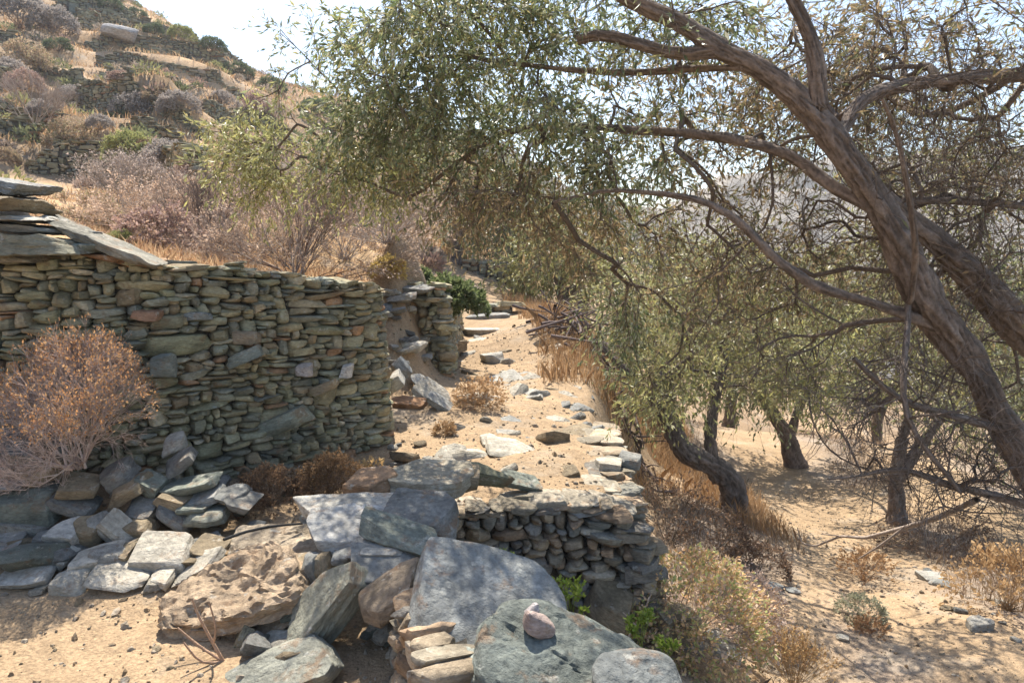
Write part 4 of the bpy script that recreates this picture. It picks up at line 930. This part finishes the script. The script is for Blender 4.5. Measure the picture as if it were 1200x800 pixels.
# ------------------------------------------------------------ shrubs
def shrub_geo(n0, levels, r, twigr, cols, tip=None, spread=0.55, kids=3, up=0.45, flat=1.0, seed=0, leaf=0.02, leafn=1, leafz=None, droop=0.0):
    """dome of forking stems; tip: palette of small leaves or bracts at the outer ends"""
    g = np.random.default_rng(seed); G = Geo(); Gt = Geo()
    D = unit(g.normal(size=(n0, 3)) + [0, 0, up]); D[:, 2] = np.abs(D[:, 2]) * flat + 0.05; D = unit(D)
    O = g.normal(size=(n0, 3)) * r * 0.04; O[:, 2] = 0
    Ltot = 0.0; ls = np.array([0.34 * 0.8 ** k for k in range(levels)]); ls = ls / ls.sum() * r; R = np.full(n0, twigr)
    for k in range(levels):
        L = ls[k] * g.uniform(0.7, 1.3, len(O))
        V, Fk, pts = tubes3(O, D, L, R, sag=droop, seg=2)
        c = np.asarray(cols)[g.integers(0, len(cols), len(O))] * g.uniform(0.8, 1.2, (len(O), 1))
        G.add(V, Fk, np.repeat(c, 9, axis=0))
        E = pts[:, -1]; last = pts
        if k < levels - 1:
            O = np.repeat(E, kids, axis=0); D = unit(np.repeat(D, kids, axis=0) + unit(g.normal(size=(len(O), 3))) * spread); R = np.repeat(R, kids) * 0.62
            D[:, 2] = np.where(O[:, 2] < 0.05 * r, np.abs(D[:, 2]), D[:, 2])
    if tip is not None:
        j = np.repeat(np.arange(len(E)), leafn)
        if leafz is not None: j = j[(E[j, 2] > leafz * r) & (np.linalg.norm(E[j], axis=1) > 0.8 * r)]
        n = len(j); t = g.random((n, 1)) ** 0.6
        O = last[j, 0] * (1 - t) + last[j, -1] * t
        V, Fk, C_ = leaves(O, unit(D[j] + unit(g.normal(size=(n, 3))) * 0.9), unit(g.normal(size=(n, 3))), leaf * g.uniform(0.6, 1.4, n), leaf * 0.28 * g.uniform(0.6, 1.4, n), np.asarray(tip)[g.integers(0, len(tip), n)] * g.uniform(0.75, 1.25, (n, 1)))
        Gt.add(V, Fk, C_)
    return G, Gt
PINK = [(0.56, 0.43, 0.33), (0.50, 0.37, 0.27), (0.62, 0.50, 0.40)]
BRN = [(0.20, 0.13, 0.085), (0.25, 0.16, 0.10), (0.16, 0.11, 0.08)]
GRYT = [(0.42, 0.35, 0.30), (0.35, 0.29, 0.25), (0.48, 0.41, 0.36)]
def shrub(label, loc, name='shrub', cat='shrub', group=None, mt=None, scale=1, **kw):
    G, Gt = shrub_geo(**kw); r = empty(name, loc, label, cat, group)
    G.build('stems', M_DRY, r)
    if Gt.n: Gt.build('leaves', mt or M_DRY, r, smooth=False)
    return r
b0 = P(92, 548, 3.85)
shrub('dome-shaped dead bush of pinkish forking stems with orange tips, before the big wall', b0, name='dead_bush', cat='bush',
      n0=16, levels=7, r=0.58, twigr=0.010, leafz=0.35, cols=[(0.60, 0.48, 0.42), (0.52, 0.41, 0.35), (0.68, 0.57, 0.50)], tip=[(0.55, 0.30, 0.13), (0.60, 0.38, 0.19), (0.45, 0.24, 0.12)], spread=0.62, kids=3, up=0.5, seed=4, leaf=0.014, leafn=1).scale = (0.92, 0.92, 1.3)
def gsh(label, u, v, **kw):
    g_ = ground_hit(u, v); loc = g_ if g_ is not None else P(u, v, 10)
    return shrub(label, loc, **kw)
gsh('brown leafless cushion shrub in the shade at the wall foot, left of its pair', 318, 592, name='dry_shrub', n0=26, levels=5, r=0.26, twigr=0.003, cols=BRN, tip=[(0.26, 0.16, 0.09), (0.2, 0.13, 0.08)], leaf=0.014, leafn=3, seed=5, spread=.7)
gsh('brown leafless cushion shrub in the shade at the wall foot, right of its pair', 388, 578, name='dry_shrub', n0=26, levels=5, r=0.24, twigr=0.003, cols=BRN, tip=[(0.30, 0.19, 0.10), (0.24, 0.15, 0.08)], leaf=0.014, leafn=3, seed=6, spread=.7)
gsh('small straw-yellow tuft beside the brown cushion shrubs at the wall end', 436, 560, name='grass_tuft', cat='grass tuft', n0=40, levels=2, r=0.13, twigr=0.0015, cols=[(0.55, 0.38, 0.18)], tip=[(0.6, 0.42, 0.2)], leaf=0.03, leafn=2, seed=8, spread=.3)
gsh('low dead brushy shrub hugging the wall above the shaded rubble', 245, 545, name='dry_shrub', n0=16, levels=5, r=0.16, twigr=0.002, cols=BRN, seed=9, tip=BRN, leaf=.01)
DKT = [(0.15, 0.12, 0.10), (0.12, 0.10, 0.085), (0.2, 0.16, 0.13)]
# mound by the retaining wall
gsh('mounded heather-like bush with orange and green tips beside the retaining wall', 800, 745, name='heath_bush', cat='bush', n0=34, levels=5, r=0.52, twigr=0.004, cols=GRYT, tip=[(0.7, 0.45, 0.24), (0.66, 0.52, 0.25), (0.46, 0.50, 0.2), (0.74, 0.55, 0.4)], leaf=0.028, leafn=3, seed=10, flat=.7, spread=.55, mt=M_GREEN)
gsh('greyish pink twiggy half of the mound, sloping down to the sandy ground', 850, 735, name='heath_bush', cat='bush', n0=34, levels=5, r=0.44, twigr=0.004, cols=GRYT, tip=[(0.66, 0.52, 0.44), (0.7, 0.57, 0.48), (0.62, 0.42, 0.27)], leaf=0.02, leafn=2, seed=12, flat=.6, spread=.6)
SPR = [(0.30, 0.38, 0.06), (0.37, 0.43, 0.10), (0.22, 0.30, 0.05)]
def sprig(label, u, v, y, hgt, seed, n0=4, z=None):
    p = P(u, v, y)
    shrub(label, p, name='green_sprig', cat='plant', n0=n0, levels=3, r=hgt, twigr=0.0025, cols=[(0.3, 0.35, 0.08)], tip=SPR, leaf=0.02, leafn=7, seed=seed, up=2.5, spread=.35, mt=M_GREEN)
sprig('tiny bright green sprig at the back corner of the slate slab', 600, 672, 2.95, 0.09, 41, 3)
sprig('bright yellow-green leafy sprig right of the slate slab in front of the wall', 668, 728, 2.9, 0.17, 42, 6)
sprig('green sprig growing by the shaded boulder near the wall corner', 752, 762, 2.9, 0.16, 43, 5)
sprig('low green sprig behind the smooth grey rock at the bottom', 780, 778, 3.2, 0.12, 44, 4)
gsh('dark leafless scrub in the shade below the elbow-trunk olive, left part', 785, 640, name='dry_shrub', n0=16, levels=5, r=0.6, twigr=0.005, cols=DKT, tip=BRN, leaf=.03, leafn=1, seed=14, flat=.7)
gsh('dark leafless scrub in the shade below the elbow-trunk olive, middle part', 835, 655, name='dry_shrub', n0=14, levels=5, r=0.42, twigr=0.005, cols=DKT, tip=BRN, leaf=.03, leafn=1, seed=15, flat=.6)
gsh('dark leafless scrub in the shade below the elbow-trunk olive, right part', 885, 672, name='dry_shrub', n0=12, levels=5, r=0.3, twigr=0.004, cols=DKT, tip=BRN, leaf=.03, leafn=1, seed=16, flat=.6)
gsh('sage-green small cushion plant on the sandy ground at lower right', 1008, 728, name='cushion_plant', cat='plant', n0=26, levels=4, r=0.2, twigr=0.002, cols=GRYT, tip=[(0.36, 0.36, 0.24), (0.42, 0.40, 0.28)], leaf=.02, leafn=3, seed=17, mt=M_GREEN)
gsh('rusty low tuft attached below the sage-green cushion plant', 1020, 742, name='grass_tuft', cat='grass tuft', n0=40, levels=2, r=0.13, twigr=0.0015, cols=[(0.42, 0.24, 0.12)], tip=[(0.45, 0.27, 0.14)], leaf=.03, leafn=2, seed=18)
gsh('dry seed-headed plants standing at the bottom edge right of centre', 930, 812, name='dry_weeds', cat='plant', n0=60, levels=3, r=0.34, twigr=0.0018, cols=[(0.42, 0.29, 0.15), (0.5, 0.36, 0.2)], tip=[(0.36, 0.22, 0.11), (0.5, 0.34, 0.16)], leaf=.016, leafn=3, seed=19, up=2.2, spread=.25)
gsh('straw tuft in the middle of the upper path', 563, 476, name='grass_tuft', cat='grass tuft', n0=60, levels=3, r=0.26, twigr=0.002, cols=[(0.45, 0.29, 0.16), (0.5, 0.35, 0.2)], tip=[(0.5, 0.33, 0.18)], leaf=.03, leafn=2, seed=20, up=.8)
gsh('low tawny cushion on the sand left of the ledge stones', 522, 508, name='grass_tuft', cat='grass tuft', n0=40, levels=3, r=0.1, twigr=0.0015, cols=[(0.42, 0.28, 0.15)], tip=[(0.42, 0.28, 0.15)], leaf=.02, leafn=2, seed=24)
gsh('rusty dry tuft on the edge of the sloping bank, lower right', 1012, 682, name='grass_tuft', cat='grass tuft', n0=40, levels=3, r=0.28, twigr=0.002, cols=[(0.40, 0.24, 0.13)], tip=[(0.4, 0.25, 0.13)], leaf=.03, leafn=2, seed=25, up=1)
gsh('tall tawny dry grass clump at the right edge', 1180, 715, name='grass_tuft', cat='grass tuft', n0=90, levels=3, r=0.5, twigr=0.002, cols=[(0.48, 0.33, 0.18), (0.4, 0.26, 0.14)], tip=[(0.5, 0.34, 0.18)], leaf=.04, leafn=2, seed=26, up=1.4, spread=.3)
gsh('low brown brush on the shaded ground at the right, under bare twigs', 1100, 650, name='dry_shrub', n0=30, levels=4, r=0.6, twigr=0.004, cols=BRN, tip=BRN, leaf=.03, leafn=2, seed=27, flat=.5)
GRN = [(0.16, 0.20, 0.08), (0.22, 0.25, 0.11), (0.12, 0.15, 0.06)]
gsh_ = lambda lb, p, **kw: shrub(lb, p, **kw)
gsh_('fresh green bush growing against the top end of the short wall', P(530, 368, 8.6), name='green_bush', cat='bush', n0=26, levels=5, r=0.42, twigr=0.004, cols=[(0.2, 0.2, 0.1)], tip=GRN, leaf=.05, leafn=3, seed=28, mt=M_GREEN)
gsh_('small green bush behind the top of the short wall, left of the larger one', P(488, 338, 9.0), name='green_bush', cat='bush', n0=20, levels=5, r=0.26, twigr=0.004, cols=[(0.2, 0.2, 0.1)], tip=GRN, leaf=.05, leafn=3, seed=29, mt=M_GREEN)
gsh_('wide leafless fan-shaped shrub just behind the top of the big wall', P(345, 330, 7.4), name='bare_shrub', n0=26, levels=6, r=1.15, twigr=0.012, cols=GRYT + [(0.3, 0.2, 0.15)], seed=30, spread=.38, up=1.0, kids=3, tip=PINK, leaf=.025)
gsh_('thin dark leafless shrub left of the fan-shaped one behind the wall', P(242, 325, 8.5), name='bare_shrub', n0=10, levels=6, r=1.2, twigr=0.014, cols=[(0.2, 0.16, 0.14)], seed=33, spread=.4, up=1.2, kids=3)
gsh('leafless grey shrub spilling over the bank above the short wall', 455, 292, name='bare_shrub', n0=20, levels=5, r=0.9, twigr=0.008, cols=GRYT, seed=34, tip=PINK, leaf=.04)
gsh('yellow-flowering tuft above the collapsed bank', 456, 328, name='grass_tuft', cat='grass tuft', n0=30, levels=4, r=0.22, twigr=0.003, cols=[(0.5, 0.33, 0.1)], tip=[(0.5, 0.38, 0.14)], leaf=.03, leafn=2, seed=35)

for lb, u, v, y, rr, sd, cc in (('pinkish leafless shrub between the thin dark shrub and the fan-shaped shrub', 285, 318, 9.5, .9, 71, 'p'), ('pale grey leafless shrub behind the right side of the fan-shaped shrub', 405, 300, 10.5, 1.2, 72, 'g'),
        ('pinkish leafless thicket behind the wall, left of the thin dark shrub', 200, 318, 9.0, 1.0, 73, 'p'), ('greyish thicket on the slope above the slanting flagstone', 150, 290, 11.0, 1.1, 74, 'g'), ('leafless thicket on the slope just left of the green bush', 450, 285, 13.5, 1.3, 75, 'p'), ('leafless thicket under the yellow-green olive sprays', 330, 285, 12.5, 1.4, 76, 'g')):
    p_ = P(u, v, y); p_[2] = H1(p_[0], p_[1])
    shrub(lb, p_, name='bare_shrub', group=None, n0=20, levels=6, r=rr, twigr=0.009, cols=GRYT if cc == 'g' else PINK, seed=sd, spread=.45, up=.9, tip=PINK if cc == 'p' else GRYT, leaf=.03)
# hillside bushes (prototype meshes, copied with their parts)
def bush_proto(tips, cols, seed, leaf=0.07, leafn=3, flat=.85, lv=5, n0=26):
    G, Gt = shrub_geo(n0=n0, levels=lv, r=1.0, twigr=0.012, cols=cols, tip=tips, leaf=leaf, leafn=leafn, seed=seed, flat=flat, spread=.55)
    r = empty('hill_shrub', (0, 0, 0), 'x', 'shrub'); G.build('stems', M_DRY, r); Gt.build('leaves', M_DRY, r, smooth=False)
    return r
PR = {'tan': bush_proto([(0.513, 0.392, 0.270), (0.459, 0.338, 0.230), (0.405, 0.351, 0.203)], GRYT, 51), 'pink': bush_proto([(0.52, 0.38, 0.28), (0.405, 0.290, 0.243), (0.459, 0.338, 0.297), (0.365, 0.243, 0.203)], GRYT, 52),
      'green': bush_proto([(0.338, 0.351, 0.135), (0.405, 0.405, 0.176), (0.297, 0.311, 0.121)], GRYT, 53), 'grey': bush_proto([(0.338, 0.297, 0.270), (0.405, 0.365, 0.324)], GRYT, 54), 'dark': bush_proto([(0.121, 0.162, 0.081), (0.162, 0.189, 0.108)], BRN, 55)}
used = set()
def hill(label, u, v, k, wpx):
    g_ = ground_hit(u, v, 7)
    if g_ is None: return
    if k in used: o = copy_tree(PR[k])
    else: o = PR[k]; used.add(k)
    s = wpx / 2 * g_[1] / FPX / 0.92
    o.location = (g_[0], g_[1], g_[2] - 0.05 * s); o.scale = (s, s, s * rng.uniform(.85, 1.1)); o.rotation_euler = (0, 0, rng.uniform(0, 6.28))
    tag(o, label, 'shrub', 'bushes on the hillside')
HB = [('round yellow-green bush standing out in the middle of the hillside', 157, 198, 'green', 66), ('tan dome bush in front of the nearest hillside wall', 103, 268, 'tan', 78),
 ('wide pinkish-brown bush right of the tan dome bush', 190, 295, 'pink', 110), ('pinkish bush reaching toward the dark terrace wall end', 238, 280, 'pink', 70),
 ('broad pale bush at the left edge, high on the slope', 28, 82, 'tan', 62), ('grey dome bush at the left edge below the broad pale bush', 8, 95, 'grey', 50),
 ('greyish bush above the dark terrace wall, left of centre', 82, 128, 'grey', 56), ('pinkish grey bush right above the tall dark terrace wall', 156, 137, 'grey', 50),
 ('grey bush on the terrace above the tall dark wall, right end', 212, 138, 'grey', 48), ('olive-tinted bush left of the round yellow-green bush', 88, 172, 'tan', 60),
 ('grey-green bush right of the round yellow-green bush', 200, 205, 'grey', 60), ('small pale bush at the left edge above the slab pile', 5, 190, 'tan', 30),
 ('brown bush on the slope between the two upper left walls', 30, 118, 'pink', 40), ('dull bush right of the grey-green one on the lower terrace', 232, 215, 'pink', 50),
 ('small yellowish bush beside the tan dome bush', 142, 290, 'green', 34), ('grey-green bush near the skyline right of the pale slab', 180, 42, 'dark', 22),
 ('dark bush on the skyline at the top of the hill', 128, 12, 'dark', 30), ('dark bush on the skyline left of the first sky gap', 160, 24, 'dark', 24),
 ('green bush beneath the skyline in the upper middle', 214, 62, 'green', 30), ('dark green bush on the skyline, farther right', 250, 78, 'dark', 30),
 ('dark green bush on the skyline just left of the sprig', 280, 90, 'dark', 34), ('dark green bush on the skyline under the olive sprig', 318, 108, 'dark', 34),
 ('dark rounded bush at the low end of the skyline', 372, 135, 'dark', 44), ('grey bush on the slope beneath the skyline bushes', 262, 130, 'grey', 36),
 ('brown bush between the long terrace walls, right end', 300, 140, 'pink', 40), ('big dark grey tree-like bush in the top left corner', 22, 30, 'grey', 74),
 ('second dark grey bush right of the corner bush', 62, 38, 'grey', 50), ('dull green bush below the corner bushes', 68, 60, 'dark', 30),
 ('pale bush right behind the olive foliage on the slope', 300, 190, 'pink', 70), ('tan bush seen under the olive foliage', 290, 238, 'tan', 60),
 ('grey bush behind the fan-shaped shrub', 330, 230, 'grey', 80), ('reddish bush on the slope right of the fan-shaped shrub', 410, 240, 'pink', 70),
 ('tan bush low on the slope near the path end', 470, 270, 'tan', 60), ('dull bush left of the dark olive at the path end', 498, 262, 'pink', 60),
 ('small grey bush in the orange grass of the middle terrace', 118, 160, 'grey', 30), ('small pale bush by the stub of terrace wall', 185, 118, 'tan', 30),
 ('tiny brown bush under the second long terrace wall', 140, 108, 'pink', 26), ('grey bush on the left edge beside the leafless sapling', 52, 155, 'grey', 34)]
for a in HB: hill(*a)
for k in PR:
    if k not in used: print('unused proto', k)
gsh('leafless grey sapling on the left of the hillside', 44, 165, name='bare_sapling', cat='tree', n0=5, levels=6, r=1.9, twigr=0.03, cols=GRYT, seed=61, up=2.4, spread=.4)
# more scrub, too small and many to tell apart
n = 0; G = Geo()
cand = np.c_[rng.uniform(-60, 8, 12000), rng.uniform(14, 82, 12000)]
cz = height(cand); nn = fbm(np.c_[cand * 0.15, np.zeros(12000)], 3)
cand = np.c_[cand, cz][(nn > -0.25) & (cand[:, 0] < -0.03 * cand[:, 1] - 1.2)][:800]
for c in cand:
    m = 110; r_ = rng.uniform(0.2, 0.7); d = rdir(m); d[:, 2] = np.abs(d[:, 2]); O = c + d * r_ * (rng.random((m, 1)) ** 0.3) * [1, 1, .8]
    cc = np.array([(0.24, 0.19, 0.15), (0.28, 0.23, 0.18), (0.14, 0.15, 0.075), (0.20, 0.20, 0.09), (0.26, 0.18, 0.14)])[rng.integers(0, 5)]
    V, Fk, C_ = leaves(O, unit(d + rdir(m) * .8), rdir(m), rng.uniform(.12, .28, m), rng.uniform(.02, .05, m), 1.3 * cc * rng.uniform(.75, 1.25, (m, 1))); G.add(V, Fk, C_)
tag(G.build('scrub', M_DRY, smooth=False), 'low wild scrub covering the far hillside between the terrace walls', 'scrub', kind='stuff')

# ------------------------------------------------------------ dry grass
def grass(cand, hmin, hmax, wd, cols, blades=1):
    z = height(cand); n = len(cand); base = np.c_[cand, z - 0.01]
    h = rng.uniform(hmin, hmax, n); a = rng.uniform(0, 6.28, n); S = np.c_[np.cos(a), np.sin(a), np.zeros(n)] * wd
    lean = rng.normal(size=(n, 3)) * [0.35, 0.35, 0]; tipp = base + (np.array([0, 0, 1]) + lean) * h[:, None]; mid = base + (np.array([0, 0, 1]) + lean * .35) * h[:, None] * .55
    V = np.stack([base - S, base + S, mid + S * .7, tipp, mid - S * .7], 1)
    C_ = np.repeat(np.asarray(cols)[rng.integers(0, len(cols), n)] * rng.uniform(.75, 1.25, (n, 1)), 5, axis=0)
    return V.reshape(-1, 3), np.arange(n * 5).reshape(-1, 5), C_
STRAW = [(0.52, 0.37, 0.22), (0.46, 0.30, 0.18), (0.58, 0.44, 0.28), (0.40, 0.25, 0.15)]
G = Geo()
c = np.c_[rng.uniform(-9, 0, 60000), rng.uniform(4.5, 20, 60000)]; s_, _ = sdist(c, A_LINE); c = c[(s_ > 0.45) & (fbm(np.c_[c * .8, c[:, :1] * 0], 3) > -0.25)]
G.add(*grass(c, .04, .16, .004, STRAW))
c = np.c_[rng.uniform(-60, 2, 110000), 18 + 60 * rng.random(110000) ** 1.4]; c = c[(c[:, 0] < -0.02 * c[:, 1]) & (fbm(np.c_[c * .25, c[:, :1] * 0], 3) > -0.3)]
G.add(*grass(c, .12, .36, .022, [(0.60, 0.41, 0.22), (0.52, 0.33, 0.18), (0.62, 0.46, 0.28)]))
tag(G.build('dry_grass', M_DRY, smooth=False), 'orange dry grass growing on the hillside terraces', 'grass', kind='stuff')
G = Geo()
c = np.c_[rng.uniform(-0.2, 3.2, 26000), rng.uniform(7.6, 15, 26000)]; c = c[(c[:, 0] > 0.3 - 0.03 * (c[:, 1] - 8) + 0.35 * fbm(np.c_[c * 1.2, c[:, :1] * 0 + 4], 3)) & (fbm(np.c_[c * 1.5, c[:, :1] * 0], 3) > -0.25)]
G.add(*grass(c, .08, .3, .004, [(0.48, 0.31, 0.16), (0.4, 0.25, 0.13), (0.35, 0.24, 0.14)]))
tag(G.build('dry_grass', M_DRY, smooth=False), 'tawny dry grass on the bank right of the upper path', 'grass', kind='stuff')
G = Geo()
c = np.c_[rng.uniform(0.9, 9, 60000), rng.uniform(3.2, 15, 60000)]; s_, _ = sdist(c, B_LINE)
dp = np.minimum.reduce([np.abs(sdist(c, LOWPATH)[0]), np.abs(sdist(c, ROUND)[0]), np.abs(sdist(c, ALLPATH)[0])]); nz = fbm(np.c_[c * 1.3, c[:, :1] * 0], 3)
c = c[(s_ < -0.1) & (dp + 0.5 * nz > 0.75) & (nz > -0.1)]
G.add(*grass(c, .03, .16, .003, [(0.34, 0.25, 0.17), (0.28, 0.2, 0.14), (0.4, 0.3, 0.2)]))
tag(G.build('dry_grass', M_DRY, smooth=False), 'grey-brown litter and dry stalks under the lower olives', 'grass', kind='stuff')

# ------------------------------------------------------------ dead wood
def deadwood(label, paths, col, name='dead_branch', cat='branch', group=None):
    G = Geo(); o = P(*paths[0][0][:3])
    for L in paths:
        S = smooth_path(LP(*L), 0.04); V, Fk = tube(S[:, :3], S[:, 3], 6, gnarl=.15); G.add(V - o, Fk, col)
    ob = G.build(name, M_BARK); ob.location = o
    return tag(ob, label, cat, group)
deadwood('dry forked twig standing in front of the eroded boulder', [[(262, 775, 2.72, .007), (245, 745, 2.72, .006), (228, 712, 2.72, .0045), (225, 700, 2.72, .003)], [(262, 775, 2.72, .006), (235, 758, 2.74, .005), (208, 735, 2.76, .0035)],
     [(262, 775, 2.72, .006), (235, 778, 2.68, .005), (215, 752, 2.68, .0035)], [(250, 755, 2.72, .005), (254, 735, 2.7, .004), (245, 705, 2.7, .003)]], (0.5, 0.33, 0.22), cat='twig')
deadwood('pale fallen branch forked toward the sandy path below the great olive', [[(1145, 585, 3.2, .014), (1100, 606, 3.6, .014), (1060, 618, 4.1, .013), (1015, 630, 4.6, .012), (985, 628, 5.0, .009), (955, 640, 5.3, .007), (938, 636, 5.4, .005), (935, 618, 5.4, .003)],
     [(1060, 618, 4.1, .01), (1030, 640, 4.3, .007), (1005, 655, 4.6, .004)], [(985, 628, 5.0, .006), (960, 625, 5.2, .004)]], (0.42, 0.34, 0.28))
hrng = np.random.default_rng(77); G = Geo(); hc = np.array([0.75, 9.0, H1(0.75, 9.0)])
for i in range(80):
    tt = hrng.random(); x0 = 0.55 + 1.1 * tt + hrng.normal() * .12; y0 = 10.0 - 1.7 * tt + hrng.normal() * .2; z0 = H1(x0, y0) + hrng.uniform(0, .3)
    d = unit(np.array([hrng.normal() * .6 + .6, hrng.normal() * .6 - .4, hrng.normal() * .35])); L_ = hrng.uniform(.3, .8); sd = hrng.normal(size=3) * .12
    pp = np.array([np.array([x0, y0, z0]) + d * L_ * k_ + sd * math.sin(3 * k_) for k_ in np.linspace(-.5, .5, 7)]); pp[:, 2] = np.maximum(pp[:, 2], height(pp[:, :2], False) + .02)
    V, Fk = tube(pp, np.linspace(hrng.uniform(.012, .028), .005, 7), 5); G.add(V - hc, Fk, np.array([0.17, 0.13, 0.115]) * hrng.uniform(.7, 1.3))
o = G.build('brushwood_heap', M_BARK); o.location = hc; tag(o, 'heap of dark dead branches lying on the bank right of the upper path', 'brushwood')
deadwood('black hose-like root lying along the sunlit ridge behind the eroded boulder', [[(262, 632, 3.3, .007), (290, 622, 3.4, .007), (320, 616, 3.5, .007), (355, 613, 3.55, .006)]], (0.05, 0.05, 0.05), name='dead_root', cat='root')
deadwood('bare twig poking up beside the wall corner block', [[(735, 748, 3.2, .004), (752, 722, 3.2, .003), (765, 690, 3.25, .002)], [(745, 732, 3.2, .003), (728, 715, 3.25, .0015)]], (0.42, 0.33, 0.27), cat='twig')
print('objects', len(bpy.data.objects), 'verts', sum(len(m.vertices) for m in bpy.data.meshes))

# ------------------------------------------------------------ air
xs = (-175, 275); ys = (-125, 305); 
V = [(x, y_, z_) for x in xs for y_ in ys for z_ in (-160, 48)]
G = Geo(); G.add(V, [[0, 1, 3, 2], [4, 6, 7, 5], [0, 4, 5, 1], [2, 3, 7, 6], [0, 2, 6, 4], [1, 5, 7, 3]])
hm = bpy.data.materials.new('air'); hm.use_nodes = True; t = hm.node_tree; t.nodes.remove(t.nodes['Principled BSDF'])
pv = t.nodes.new('ShaderNodeVolumePrincipled'); pv.inputs['Color'].default_value = (0.86, 0.9, 0.95, 1); pv.inputs['Density'].default_value = 0.0009
t.links.new(pv.outputs[0], t.nodes['Material Output'].inputs['Volume'])
tag(G.build('haze', hm, smooth=False), 'thin bright summer haze in the valley air', 'haze', kind='stuff')
